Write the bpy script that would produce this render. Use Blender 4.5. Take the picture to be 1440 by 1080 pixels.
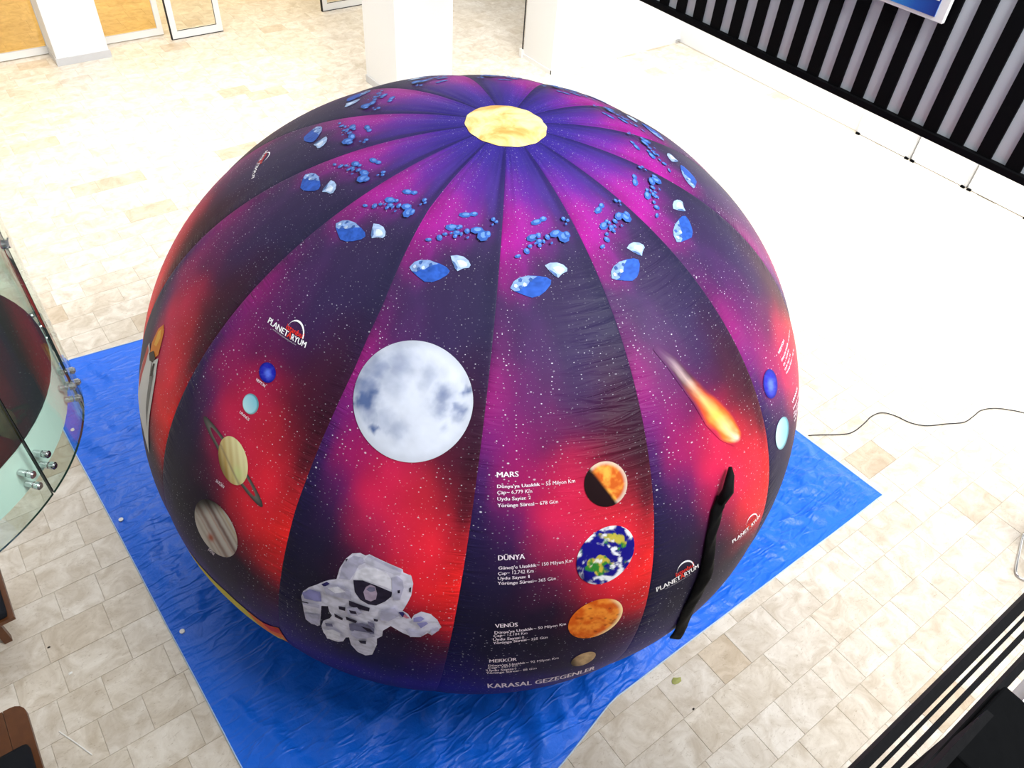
import bpy, bmesh, math, random, json
import numpy as np
from mathutils import Vector, Matrix

for o in list(bpy.data.objects):
    bpy.data.objects.remove(o)
S = bpy.context.scene
COL = S.collection
rnd = random.Random(7)

# ---------------------------------------------------------------- camera
CAM_H = 6.2
cd = bpy.data.cameras.new('camera')
cam = bpy.data.objects.new('camera', cd)
COL.objects.link(cam)
cd.sensor_width = 36.0
cd.lens = 36.0 * 1090.0 / 1440.0
cd.clip_start = 0.01
_r = [(0.805647, -0.381102, 0.453536), (-0.588989, -0.597306, 0.544351), (0.063447, -0.705682, -0.705682)]
cam.matrix_world = Matrix(((_r[0][0], -_r[0][1], -_r[0][2], 0.0),
                           (_r[1][0], -_r[1][1], -_r[1][2], 0.0),
                           (_r[2][0], -_r[2][1], -_r[2][2], CAM_H),
                           (0, 0, 0, 1)))
S.camera = cam

# ---------------------------------------------------------------- light and exposure
W = bpy.data.worlds.new('even white sky fill over the open hall')  # even ambient fill added as open sky; no roof is built
S.world = W
W.use_nodes = True
W.node_tree.nodes['Background'].inputs[0].default_value = (0.93, 0.97, 1.0, 1)
W.node_tree.nodes['Background'].inputs[1].default_value = 0.46
S.view_settings.view_transform = 'Standard'
S.view_settings.look = 'None'
S.view_settings.exposure = 0.22
S.view_settings.gamma = 1.0
S.view_settings.use_curve_mapping = False

def area(name, loc, target, sx, sy, power, col=(1, 1, 1), shape='RECTANGLE'):
    l = bpy.data.lights.new(name, 'AREA')
    l.shape = shape
    l.size = sx
    l.size_y = sy
    l.energy = power
    l.color = col
    o = bpy.data.objects.new(name, l)
    COL.objects.link(o)
    o.location = loc
    o.rotation_euler = (Vector(target) - Vector(loc)).to_track_quat('-Z', 'Y').to_euler()
    return o

area('daylight_facade', (12.6, 3.0, 2.0), (3.0, 3.5, 0.0), 11.0, 2.4, 150, (1.0, 0.98, 0.95))
for lx, ly, e, sp in ((9.2, 10.2, 310, 85), (1.8, 11.5, 310, 95), (10.8, 3.6, 310, 70)):
    o = area('floor_fill', (lx, ly, 9.5), (lx, ly, 0.0), 5.0, 5.0, e, (1.0, 0.985, 0.96))  # unseen lamps added overhead to brighten the back and right floor
    o.data.spread = math.radians(sp)
area('atrium_skylight', (5.2, -2.4, 10.0), (3.0, 3.4, 1.2), 5.0, 4.0, 1550, (0.97, 0.985, 1.0))
for k, (lx, ly) in enumerate(((12.4, 1.6), (9.7, 1.7), (0.9, 20.2))):
    area('downlight', (lx, ly, 7.0), (lx, ly, 0.0), 0.3, 0.3, 14, (1.0, 0.96, 0.9), 'DISK')
area('foyer_lamp', (4.5, 18.6, 2.75), (4.5, 18.0, 0.0), 8.0, 3.4, 260, (1.0, 0.83, 0.52))

# ---------------------------------------------------------------- helpers
def lin(c):
    return tuple(((v / 255.0) / 12.92 if v / 255.0 <= 0.04045 else ((v / 255.0 + 0.055) / 1.055) ** 2.4) for v in c)

def nd(m, t, **kw):
    n = m.node_tree.nodes.new(t)
    for k, v in kw.items():
        setattr(n, k, v)
    return n

def lk(m, a, b):
    m.node_tree.links.new(a, b)

def mat(name, col, rough=0.5, spec=0.5, metal=0.0, bump=0.0, bscale=40.0, vary=0.0):
    m = bpy.data.materials.new(name)
    m.use_nodes = True
    p = m.node_tree.nodes['Principled BSDF']
    p.inputs['Base Color'].default_value = (*col, 1)
    p.inputs['Roughness'].default_value = rough
    p.inputs['Specular IOR Level'].default_value = spec
    p.inputs['Metallic'].default_value = metal
    if bump or vary:
        tc = nd(m, 'ShaderNodeNewGeometry')
        nz = nd(m, 'ShaderNodeTexNoise')
        nz.inputs['Scale'].default_value = bscale
        nz.inputs['Detail'].default_value = 4
        lk(m, tc.outputs['Position'], nz.inputs['Vector'])
        if bump:
            b = nd(m, 'ShaderNodeBump')
            b.inputs['Strength'].default_value = bump
            b.inputs['Distance'].default_value = 0.01
            lk(m, nz.outputs['Fac'], b.inputs['Height'])
            lk(m, b.outputs['Normal'], p.inputs['Normal'])
        if vary:
            mx = nd(m, 'ShaderNodeMix', data_type='RGBA')
            mx.inputs['A'].default_value = (*[c * (1 - vary) for c in col], 1)
            mx.inputs['B'].default_value = (*[min(1, c * (1 + vary)) for c in col], 1)
            lk(m, nz.outputs['Fac'], mx.inputs['Factor'])
            lk(m, mx.outputs['Result'], p.inputs['Base Color'])
    return m

def tag(o, label=None, cat=None, group=None, kind=None):
    if label: o['label'] = label
    if cat: o['category'] = cat
    if group: o['group'] = group
    if kind: o['kind'] = kind
    return o

def empty(name, loc, label=None, cat=None, group=None, kind=None):
    o = bpy.data.objects.new(name, None)
    o.empty_display_size = 0.1
    COL.objects.link(o)
    o.location = loc
    return tag(o, label, cat, group, kind)

def base_of(p):
    v = Vector((0, 0, 0))
    while p is not None:
        v += Vector(p.location)
        p = p.parent
    return v

def link_mesh(name, me, parent=None, smooth=False, origin=None):
    """me is in world coordinates; re-based to the object's own origin."""
    o = bpy.data.objects.new(name, me)
    COL.objects.link(o)
    b = base_of(parent)
    if origin is None:
        origin = b
    me.transform(Matrix.Translation(-Vector(origin)))
    if parent is not None:
        o.parent = parent
    o.location = Vector(origin) - b
    if smooth:
        me.polygons.foreach_set('use_smooth', [True] * len(me.polygons))
    return o

def from_bm(name, bm, material, parent=None, smooth=False, origin=None):
    me = bpy.data.meshes.new(name)
    bm.normal_update()
    bm.to_mesh(me)
    bm.free()
    for mm in (material if isinstance(material, (list, tuple)) else [material]):
        me.materials.append(mm)
    return link_mesh(name, me, parent, smooth, origin)

def from_arrays(name, verts, faces, material, parent=None, smooth=False, origin=None):
    me = bpy.data.meshes.new(name)
    me.from_pydata([tuple(v) for v in verts], [], faces)
    me.materials.append(material)
    return link_mesh(name, me, parent, smooth, origin)

def box(bm, x0, x1, y0, y1, z0, z1, bevel=0.0):
    r = bmesh.ops.create_cube(bm, size=1.0)
    vs = r['verts']
    for v in vs:
        v.co = Vector(((x0 + x1) / 2 + v.co.x * (x1 - x0), (y0 + y1) / 2 + v.co.y * (y1 - y0), (z0 + z1) / 2 + v.co.z * (z1 - z0)))
    if bevel > 0:
        es = list({e for v in vs for e in v.link_edges})
        bmesh.ops.bevel(bm, geom=es, offset=bevel, segments=2, affect='EDGES', profile=0.6)
    return bm

def boxo(name, dims, material, parent=None, bevel=0.0, origin=None):
    bm = bmesh.new()
    box(bm, *dims, bevel)
    if origin is None and parent is None:
        origin = ((dims[0] + dims[1]) / 2, (dims[2] + dims[3]) / 2, dims[4])
    return from_bm(name, bm, material, parent, origin=origin)

def tube(bm, pts, rad, seg=8, caps=True):
    pts = [Vector(p) for p in pts]
    rings = []
    up = Vector((0, 0, 1))
    for i, p in enumerate(pts):
        d = (pts[min(i + 1, len(pts) - 1)] - pts[max(i - 1, 0)]).normalized()
        a = d.cross(up)
        if a.length < 1e-3:
            a = d.cross(Vector((1, 0, 0)))
        a.normalize()
        b = d.cross(a)
        rr = rad[i] if isinstance(rad, (list, tuple)) else rad
        rings.append([bm.verts.new(p + (a * math.cos(t) + b * math.sin(t)) * rr) for t in [2 * math.pi * k / seg for k in range(seg)]])
    for r0, r1 in zip(rings, rings[1:]):
        for k in range(seg):
            bm.faces.new((r0[k], r0[(k + 1) % seg], r1[(k + 1) % seg], r1[k]))
    if caps:
        bm.faces.new(rings[0][::-1])
        bm.faces.new(rings[-1])
    bmesh.ops.recalc_face_normals(bm, faces=bm.faces)

def cyl(bm, p0, p1, r, seg=16):
    tube(bm, [p0, p1], r, seg)

# value noise, vectorised
def _h(i, j, sd):
    n = (i * 374761393 + j * 668265263 + sd * 1274126177) & 0x7fffffff
    n = ((n ^ (n >> 13)) * 1274126177) & 0x7fffffff
    return ((n ^ (n >> 16)) & 0xffff) / 65535.0

def vnoise(x, y, sd=0):
    x = np.asarray(x, float); y = np.asarray(y, float)
    i = np.floor(x).astype(np.int64); j = np.floor(y).astype(np.int64)
    fx = x - i; fy = y - j
    fx = fx * fx * (3 - 2 * fx); fy = fy * fy * (3 - 2 * fy)
    a = _h(i, j, sd); b = _h(i + 1, j, sd); c = _h(i, j + 1, sd); d = _h(i + 1, j + 1, sd)
    return (a * (1 - fx) + b * fx) * (1 - fy) + (c * (1 - fx) + d * fx) * fy

def fbm(x, y, oct=4, sd=0):
    r = 0; amp = 0.5; f = 1.0
    for k in range(oct):
        r = r + amp * vnoise(np.asarray(x) * f, np.asarray(y) * f, sd + k * 17)
        amp *= 0.5; f *= 2.03
    return r / (1 - 0.5 ** oct)

def smoothstep(a, b, x):
    t = np.clip((np.asarray(x, float) - a) / (b - a), 0, 1)
    return t * t * (3 - 2 * t)
# ---------------------------------------------------------------- materials
M = {}
M['wall'] = mat('white plaster', (0.80, 0.80, 0.79), 0.75, 0.3, bump=0.08, bscale=60, vary=0.02)
M['board'] = mat('white laminate board', (0.82, 0.82, 0.81), 0.35, 0.4, vary=0.015)
M['skirt'] = mat('grey stone skirting', (0.55, 0.55, 0.56), 0.35, 0.5, vary=0.06, bscale=9)
M['alu'] = mat('white powder coated aluminium', (0.80, 0.80, 0.78), 0.35, 0.5, vary=0.02)
M['gasket'] = mat('black rubber gasket', (0.012, 0.012, 0.012), 0.7, 0.3, vary=0.2)
M['black'] = mat('black satin paint', (0.0022, 0.0024, 0.0028), 0.8, 0.03, bump=0.05, bscale=90, vary=0.2)
M['blackrail'] = mat('black powder coated steel', (0.003, 0.003, 0.0036), 0.7, 0.05, bump=0.06, bscale=160, vary=0.25)
M['greypanel'] = mat('light grey panel', (0.50, 0.545, 0.585), 0.5, 0.4, vary=0.03, bscale=6)
M['chrome'] = mat('brushed steel', (0.62, 0.62, 0.63), 0.18, 0.5, metal=1.0, vary=0.05)
M['wood'] = mat('brown varnished wood', (0.105, 0.036, 0.012), 0.4, 0.4, vary=0.35, bscale=14)
M['railwood'] = mat('warm beech handrail', (0.36, 0.17, 0.065), 0.35, 0.5, vary=0.2, bscale=25)
M['cushion'] = mat('black upholstery', (0.006, 0.007, 0.010), 0.8, 0.2, bump=0.2, bscale=300, vary=0.3)
M['tread'] = mat('black rubber stair tread', (0.010, 0.010, 0.012), 0.45, 0.4, bump=0.1, bscale=120, vary=0.3)
M['nosing'] = mat('grey aluminium nosing', (0.16, 0.16, 0.165), 0.4, 0.5, metal=0.6, vary=0.1)

M['fascia'] = mat('pale painted slab edge', (0.62, 0.70, 0.66), 0.6, 0.3, vary=0.04, bscale=5)
M['cable'] = mat('black cable sheath', (0.02, 0.02, 0.022), 0.5, 0.4, vary=0.2)
M['litter'] = mat('white plastic scrap', (0.8, 0.79, 0.75), 0.4, 0.5, vary=0.05)
M['leaf'] = mat('yellow green leaf', (0.33, 0.34, 0.10), 0.6, 0.3, vary=0.2)
M['crumb'] = mat('dark crumb', (0.03, 0.025, 0.02), 0.8, 0.2, vary=0.3)

def thin_glass(name, tint, refl=1.0):
    m = bpy.data.materials.new(name)
    m.use_nodes = True
    nt = m.node_tree
    nt.nodes.remove(nt.nodes['Principled BSDF'])
    t = nd(m, 'ShaderNodeBsdfTransparent'); t.inputs[0].default_value = (*tint, 1)
    g = nd(m, 'ShaderNodeBsdfGlossy'); g.inputs['Roughness'].default_value = 0.02
    g.inputs['Color'].default_value = (refl, refl, refl, 1)
    f = nd(m, 'ShaderNodeFresnel')
    ge = nd(m, 'ShaderNodeNewGeometry')
    ir = nd(m, 'ShaderNodeMapRange'); ir.inputs['To Min'].default_value = 1.5; ir.inputs['To Max'].default_value = 1 / 1.5
    lk(m, ge.outputs['Backfacing'], ir.inputs['Value']); lk(m, ir.outputs[0], f.inputs['IOR'])
    x = nd(m, 'ShaderNodeMixShader')
    lk(m, f.outputs[0], x.inputs[0]); lk(m, t.outputs[0], x.inputs[1]); lk(m, g.outputs[0], x.inputs[2])
    lk(m, x.outputs[0], nt.nodes['Material Output'].inputs[0])
    return m
M['glass'] = thin_glass('greenish toughened glass', (0.90, 0.965, 0.935))
M['glassedge'] = mat('dark green glass edge', (0.004, 0.022, 0.016), 0.15, 0.5, vary=0.2)
M['amber'] = thin_glass('amber tinted door glass', (0.95, 0.83, 0.56))
M['clear'] = thin_glass('clear door glass', (0.97, 0.96, 0.92))

def travertine(name, per_island):
    m = bpy.data.materials.new(name)
    m.use_nodes = True
    p = m.node_tree.nodes['Principled BSDF']
    geo = nd(m, 'ShaderNodeNewGeometry')
    if per_island:
        rv = geo.outputs['Random Per Island']
    else:
        oi = nd(m, 'ShaderNodeObjectInfo'); rv = oi.outputs['Random']
    mul = nd(m, 'ShaderNodeVectorMath', operation='SCALE')
    mul.inputs[0].default_value = (91.0, 57.0, 33.0)
    lk(m, rv, mul.inputs['Scale'])
    add = nd(m, 'ShaderNodeVectorMath', operation='ADD')
    lk(m, geo.outputs['Position'], add.inputs[0]); lk(m, mul.outputs[0], add.inputs[1])
    ramp = nd(m, 'ShaderNodeValToRGB')
    e = ramp.color_ramp.elements
    e[0].position = 0.0; e[0].color = (0.62, 0.53, 0.41, 1)
    e[1].position = 1.0; e[1].color = (0.70, 0.64, 0.55, 1)
    for pos, c in ((0.03, (0.56, 0.47, 0.36, 1)), (0.09, (0.67, 0.61, 0.52, 1)), (0.5, (0.71, 0.66, 0.58, 1)), (0.72, (0.67, 0.62, 0.545, 1)), (0.85, (0.735, 0.69, 0.62, 1))):
        n = e.new(pos); n.color = c
    # hash the random so that neighbouring values differ
    lk(m, rv, ramp.inputs[0])
    cloud = nd(m, 'ShaderNodeTexNoise'); cloud.inputs['Scale'].default_value = 5.0; cloud.inputs['Detail'].default_value = 6; cloud.inputs['Roughness'].default_value = 0.65
    cloud.inputs['Distortion'].default_value = 0.8
    lk(m, add.outputs[0], cloud.inputs['Vector'])
    cr = nd(m, 'ShaderNodeValToRGB')
    cr.color_ramp.elements[0].position = 0.33; cr.color_ramp.elements[0].color = (0.74, 0.68, 0.60, 1)
    cr.color_ramp.elements[1].position = 0.68; cr.color_ramp.elements[1].color = (1.08, 1.08, 1.08, 1)
    lk(m, cloud.outputs['Fac'], cr.inputs[0])
    m1 = nd(m, 'ShaderNodeMix', data_type='RGBA', blend_type='MULTIPLY'); m1.inputs['Factor'].default_value = 1.0
    lk(m, ramp.outputs[0], m1.inputs['A']); lk(m, cr.outputs[0], m1.inputs['B'])
    # veins and pits
    vein = nd(m, 'ShaderNodeTexNoise'); vein.inputs['Scale'].default_value = 9.0; vein.inputs['Detail'].default_value = 8; vein.inputs['Roughness'].default_value = 0.72
    vein.inputs['Distortion'].default_value = 2.2
    sc = nd(m, 'ShaderNodeVectorMath', operation='MULTIPLY'); sc.inputs[1].default_value = (1.0, 2.2, 1.0)
    lk(m, add.outputs[0], sc.inputs[0]); lk(m, sc.outputs[0], vein.inputs['Vector'])
    vr = nd(m, 'ShaderNodeValToRGB')
    vr.color_ramp.elements[0].position = 0.35; vr.color_ramp.elements[0].color = (1, 1, 1, 1)
    vr.color_ramp.elements[1].position = 0.45; vr.color_ramp.elements[1].color = (0, 0, 0, 1)
    lk(m, vein.outputs['Fac'], vr.inputs[0])
    pit = nd(m, 'ShaderNodeTexNoise'); pit.inputs['Scale'].default_value = 65.0; pit.inputs['Detail'].default_value = 3
    lk(m, sc.outputs[0], pit.inputs['Vector'])
    pm = nd(m, 'ShaderNodeMath', operation='MULTIPLY')
    pr = nd(m, 'ShaderNodeValToRGB')
    pr.color_ramp.elements[0].position = 0.50; pr.color_ramp.elements[0].color = (0.25, 0.25, 0.25, 1)
    pr.color_ramp.elements[1].position = 0.62; pr.color_ramp.elements[1].color = (1, 1, 1, 1)
    lk(m, pit.outputs['Fac'], pr.inputs[0])
    lk(m, vr.outputs[0], pm.inputs[0]); lk(m, pr.outputs[0], pm.inputs[1])
    pk = nd(m, 'ShaderNodeMath', operation='MULTIPLY'); pk.inputs[1].default_value = 0.75
    lk(m, pm.outputs[0], pk.inputs[0])
    m2 = nd(m, 'ShaderNodeMix', data_type='RGBA')
    m2.inputs['B'].default_value = (0.33, 0.25, 0.16, 1)
    lk(m, pk.outputs[0], m2.inputs['Factor']); lk(m, m1.outputs['Result'], m2.inputs['A'])
    lk(m, m2.outputs['Result'], p.inputs['Base Color'])
    p.inputs['Roughness'].default_value = 0.32
    p.inputs['Specular IOR Level'].default_value = 0.55
    b = nd(m, 'ShaderNodeBump'); b.inputs['Strength'].default_value = 0.12; b.inputs['Distance'].default_value = 0.01
    inv = nd(m, 'ShaderNodeMath', operation='SUBTRACT'); inv.inputs[0].default_value = 1.0
    lk(m, pm.outputs[0], inv.inputs[1]); lk(m, inv.outputs[0], b.inputs['Height']); lk(m, b.outputs[0], p.inputs['Normal'])
    return m
M['tile'] = travertine('polished travertine', False)
M['tilefield'] = travertine('polished travertine field', True)
M['grout'] = mat('beige grout', (0.52, 0.46, 0.37), 0.8, 0.2, bump=0.2, bscale=200, vary=0.1)

# ---------------------------------------------------------------- floor and its tiles
floor = boxo('floor', (-7.0, 13.3, -4.5, 22.5, -0.30, -0.006), M['grout'], origin=(0, 0, -0.006))
tag(floor, 'beige travertine tile floor of the hall', None, None, 'structure')
floor['label'] = 'beige polished travertine tile floor of the hall'
ROW = 0.325
LENS = (0.33, 0.485, 0.64)
TARP = [(-0.33, 7.77), (6.03, 7.14), (6.25, 1.41), (2.53, 1.41), (1.82, 1.25), (0.8, 1.12), (-0.02, 1.12)]
seeds = {8: -0.42, 9: -0.73, 10: -0.61, 11: -0.67, 12: -0.90}
def in_poly(x, y, P):
    c = False
    for (x0, y0), (x1, y1) in zip(P, P[1:] + P[:1]):
        if (y0 > y) != (y1 > y) and x < (x1 - x0) * (y - y0) / (y1 - y0) + x0:
            c = not c
    return c
Rm = np.array(_r)
def in_view(x, y):
    c = Rm.T @ np.array([x, y, -CAM_H])
    if c[2] <= 0.1: return False
    u = 720 + 1090 * c[0] / c[2]; v = 540 + 1090 * c[1] / c[2]
    return -30 < u < 1470 and -30 < v < 1110
tiles = []
for k in range(-14, 68):
    y0 = 0.32 + ROW * k
    if k in seeds:
        x = seeds[k]
        while x > -6.5: x -= 0.485
    else:
        x = -6.8 + rnd.random() * 0.5
    while x < 12.9:
        L = rnd.choice(LENS) if k not in seeds else rnd.choice((0.33, 0.485, 0.485))
        L = min(L, 12.95 - x)
        if L > 0.1: tiles.append((x, y0, L))
        x += L
def tile_geo(L, W_, g=0.0012, c=0.0020, d=0.008):
    x0, x1, y0, y1 = g, L - g, g, W_ - g
    v = [(x0 + c, y0 + c, 0), (x1 - c, y0 + c, 0), (x1 - c, y1 - c, 0), (x0 + c, y1 - c, 0),
         (x0, y0, -c * 0.8), (x1, y0, -c * 0.8), (x1, y1, -c * 0.8), (x0, y1, -c * 0.8),
         (x0, y0, -d), (x1, y0, -d), (x1, y1, -d), (x0, y1, -d)]
    f = [(0, 1, 2, 3)]
    for a, b in ((0, 1), (1, 2), (2, 3), (3, 0)):
        f.append((a + 4, b + 4, b, a)); f.append((a + 8, b + 8, b + 4, a + 4))
    return v, f
single = []
rest = []
for t in tiles:
    cx, cy = t[0] + t[2] / 2, t[1] + ROW / 2
    vis = in_view(cx, cy) and not in_poly(cx, cy, TARP)
    (single if vis else rest).append((cx * cx + cy * cy, t))
single.sort(key=lambda a: a[0])
rest += single[296:]
single = single[:296]
share = {}
for k, (_, (x, y, L)) in enumerate(single):
    key = round(L, 3)
    if key not in share:
        me = bpy.data.meshes.new('tile')
        v, f = tile_geo(L, ROW)
        me.from_pydata(v, [], f)
        me.materials.append(M['tile'])
        share[key] = me
    o = bpy.data.objects.new('tile', share[key])
    COL.objects.link(o)
    o.parent = floor
    o.location = (x, y, 0.006 + rnd.uniform(-0.0004, 0.0004))
V = []; Fc = []
for _, (x, y, L) in rest:
    v, f = tile_geo(L, ROW)
    n = len(V)
    V += [(a + x, b + y, c) for a, b, c in v]
    Fc += [tuple(i + n for i in q) for q in f]
tf = from_arrays('tile_field', V, Fc, M['tilefield'], floor)
tf['kind'] = 'stuff'

# ---------------------------------------------------------------- walls, columns, doors
def struct(o, label=None):
    o['kind'] = 'structure'
    if label: o['label'] = label
    return o
struct(boxo('wall_left', (-3.2, -3.0, -4.5, 22.5, 0, 7.0), M['wall']))
struct(boxo('wall_front', (-7.0, 13.2, -4.7, -4.5, 0, 7.0), M['wall']))
struct(boxo('wall_far', (-7.0, 13.2, 22.5, 22.7, 0, 3.2), M['wall']))
struct(boxo('wall_right', (12.98, 13.2, -4.5, 22.5, 0, 6.0), M['wall']), 'white wall behind the white panels on the right')
# thick white wall stub between back passage and right wall
ws = struct(boxo('wall_back', (9.52, 12.98, 11.11, 11.98, 0, 6.5), M['wall']), 'white wall stub standing behind the dome on the right')
bm = bmesh.new()
box(bm, 9.505, 12.98, 11.095, 11.11, 0, 0.075); box(bm, 9.505, 9.52, 11.095, 11.99, 0, 0.075)
sk = from_bm('baseboard', bm, M['board'], ws)
bm = bmesh.new(); box(bm, 9.497, 9.512, 11.99, 12.01, 0.16, 2.3)
from_bm('door_gasket', bm, M['gasket'], ws)
bm = bmesh.new(); box(bm, 9.47, 9.52, 11.98, 12.06, 0.0, 0.16, 0.004)
from_bm('door_stop', bm, M['alu'], ws)
bm = bmesh.new(); box(bm, 9.50, 9.506, 11.088, 11.096, 0, 0.08)
from_bm('corner_bead', bm, M['gasket'], ws)
bm = bmesh.new(); box(bm, 12.84, 12.93, 11.04, 11.09, 0, 0.07, 0.005)
from_bm('pipe_collar', bm, M['chrome'], ws)

def column(name, x0, x1, y0, y1, h, label, skirt):
    r = empty(name, ((x0 + x1) / 2, (y0 + y1) / 2, 0), label, 'column')
    boxo('shaft', (x0, x1, y0, y1, 0, h), M['wall'], r, 0.012)
    if skirt:
        t = 0.02
        for k, d in enumerate(((x0 - t, x1 + t, y0 - t, y0, 0, 0.13), (x0 - t, x0, y0, y1, 0, 0.13), (x1, x1 + t, y0, y1, 0, 0.13))):
            boxo('skirting_board', d, M['skirt'], r, 0.003)
    return r
column('column', 1.90, 2.78, 15.50, 16.25, 6.5, 'white square column with grey skirting between the amber glazed doors', True)
column('column', 6.34, 7.46, 11.36, 12.46, 6.5, 'plain white square column rising straight behind the dome', True)

# glazed door wall
wb = struct(boxo('wall_door', (-7.0, 12.98, 16.02, 16.2, 2.5, 7.0), M['wall']))
struct(boxo('ceiling', (-7.0, 12.98, 16.2, 22.5, 2.95, 3.1), M['wall']))
def glazed(name, x0, x1, y, label, glass, stile=0.10, low=0.14, black_edge=False, both=True):
    r = empty(name, ((x0 + x1) / 2, y, 0), label, None, None, 'structure')
    boxo('bottom_rail', (x0, x1, y - 0.03, y + 0.03, 0.012, low), M['alu'], r, 0.004)
    boxo('top_rail', (x0, x1, y - 0.03, y + 0.03, 2.35, 2.5), M['alu'], r, 0.004)
    boxo('stile', (x0, x0 + stile, y - 0.03, y + 0.03, low, 2.35), M['alu'], r, 0.004)
    if both:
        boxo('stile', (x1 - stile, x1, y - 0.03, y + 0.03, low, 2.35), M['alu'], r, 0.004)
    gx1 = x1 - stile if both else x1
    boxo('pane', (x0 + stile, gx1, y - 0.005, y + 0.005, low, 2.35), glass, r)
    bm = bmesh.new()
    box(bm, x0 + stile, gx1, y - 0.031, y - 0.02, low - 0.002, low + 0.008)
    box(bm, gx1 - 0.008, gx1, y - 0.031, y - 0.02, low, 2.35)
    from_bm('glazing_bead', bm, M['gasket'] if black_edge else M['skirt'], r)
    if black_edge:
        bm = bmesh.new()
        box(bm, x0 - 0.018, x0, y - 0.035, y + 0.03, 0.0, 2.5)
        box(bm, x0 - 0.018, x1, y - 0.035, y + 0.03, 0.0, 0.013)
        from_bm('seal', bm, M['gasket'], r)
    return r
glazed('door_1', -0.6, 1.99, 16.12, 'amber glazed panel left of the skirted white column', M['amber'])
glazed('door_2', 2.70, 3.93, 16.08, 'amber glazed panel right of the skirted white column', M['amber'])
glazed('door_3', 3.99, 4.97, 15.76, 'white framed sliding door leaf slid open beside the amber panel', M['clear'], 0.11, 0.15, True)
glazed('door_4', 7.14, 8.34, 15.84, 'white framed sliding door leaf left of the column behind the dome', M['clear'], 0.11, 0.15, True)
boxo('wall_door_side', (8.36, 12.98, 16.02, 16.2, 0, 2.5), M['wall'])['kind'] = 'structure'

# white panels under the striped parapet, standing against the right wall
for y0, y1, lab in ((5.50, 6.57, 'white panel with black feet along right wall, nearest the back corner'),
                    (4.44, 5.46, 'white panel with black feet along right wall, middle of three'),
                    (3.36, 4.40, 'white panel with black feet along right wall, closest to the frame edge')):
    r = empty('white_panel', (12.93, (y0 + y1) / 2, 0), lab, 'panel', 'white panels along the right wall')
    boxo('board', (12.90, 12.965, y0, y1, 0.012, 2.1), M['board'], r, 0.004)
    boxo('edge_trim', (12.885, 12.90, y0, y0 + 0.03, 0.03, 2.1), M['skirt'], r, 0.002)
    for yy in (y0, y1 - 0.07):
        boxo('foot', (12.865, 12.90, yy, yy + 0.07, 0, 0.035), M['black'], r, 0.004)

# ---------------------------------------------------------------- striped gallery parapet on the right
PX = 6.30
par = empty('striped_parapet', (PX, 4.5, 3.4), 'black and light grey vertically striped gallery parapet, upper right', 'parapet')
boxo('backing_panel', (PX + 0.02, PX + 0.05, -1.5, 10.0, 3.44, 4.95), M['greypanel'], par)
boxo('bottom_rail', (PX - 0.035, PX + 0.06, -1.5, 10.0, 3.40, 3.455), M['blackrail'], par, 0.004)
boxo('top_rail', (PX - 0.02, PX + 0.06, -1.5, 10.0, 4.95, 5.02), M['blackrail'], par, 0.004)
me = None
for k in range(-22, 21):
    y = 3.40 - 0.236 * k
    if -1.4 < y < 9.9:
        if me is None:
            o = boxo('slat', (PX - 0.005, PX + 0.02, y - 0.118, y, 3.455, 4.95), M['blackrail'], par, 0.002, origin=(PX, y, 3.455))
            me = o.data; y_ref = y
        else:
            o = bpy.data.objects.new('slat', me); COL.objects.link(o); o.parent = par
            o.location = Vector((PX, y, 3.455)) - Vector(par.location)
struct(boxo('trim_1', (PX + 0.06, PX + 0.9, -1.5, 10.0, 3.40, 3.60), M['wall']), 'gallery floor slab behind the striped parapet')

# blue sign hung on the parapet
sg = empty('sign_board', (PX - 0.07, 3.5, 4.2), 'bright blue sign board with white edge hanging on the striped parapet', 'sign')
m = bpy.data.materials.new('blue sign print')
m.use_nodes = True
p = m.node_tree.nodes['Principled BSDF']
g = nd(m, 'ShaderNodeNewGeometry'); sp = nd(m, 'ShaderNodeSeparateXYZ'); lk(m, g.outputs['Position'], sp.inputs[0])
wv = nd(m, 'ShaderNodeTexWave'); wv.inputs['Scale'].default_value = 3.0; wv.inputs['Distortion'].default_value = 5.0; wv.inputs['Detail Scale'].default_value = 0.6
mp = nd(m, 'ShaderNodeMapping'); mp.inputs['Rotation'].default_value = (0.9, 0, 0); lk(m, g.outputs['Position'], mp.inputs[0]); lk(m, mp.outputs[0], wv.inputs['Vector'])
mr = nd(m, 'ShaderNodeMapRange'); mr.inputs['From Min'].default_value = 2.9; mr.inputs['From Max'].default_value = 3.5
lk(m, sp.outputs['Y'], mr.inputs['Value'])
r1 = nd(m, 'ShaderNodeValToRGB')
r1.color_ramp.elements[0].color = (0.004, 0.02, 0.20, 1); r1.color_ramp.elements[1].color = (0.05, 0.40, 0.85, 1)
n = r1.color_ramp.elements.new(0.35); n.color = (0.01, 0.09, 0.42, 1)
lk(m, mr.outputs[0], r1.inputs[0])
r2 = nd(m, 'ShaderNodeValToRGB'); r2.color_ramp.elements[0].position = 0.9; r2.color_ramp.elements[1].position = 1.0
lk(m, wv.outputs['Fac'], r2.inputs[0])
mx = nd(m, 'ShaderNodeMix', data_type='RGBA', blend_type='ADD'); mx.inputs['B'].default_value = (0.10, 0.25, 0.35, 1)
lk(m, r2.outputs[0], mx.inputs['Factor']); lk(m, r1.outputs[0], mx.inputs['A']); lk(m, mx.outputs['Result'], p.inputs['Base Color'])
p.inputs['Roughness'].default_value = 0.3
boxo('printed_face', (PX - 0.095, PX - 0.085, 2.93, 4.2, 4.25, 5.2), m, sg)
boxo('white_casing', (PX - 0.085, PX - 0.045, 2.86, 4.25, 4.22, 5.25), M['board'], sg, 0.004)
boxo('white_stripe', (PX - 0.0965, PX - 0.095, 2.94, 3.07, 4.36, 4.42), M['board'], sg)
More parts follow.
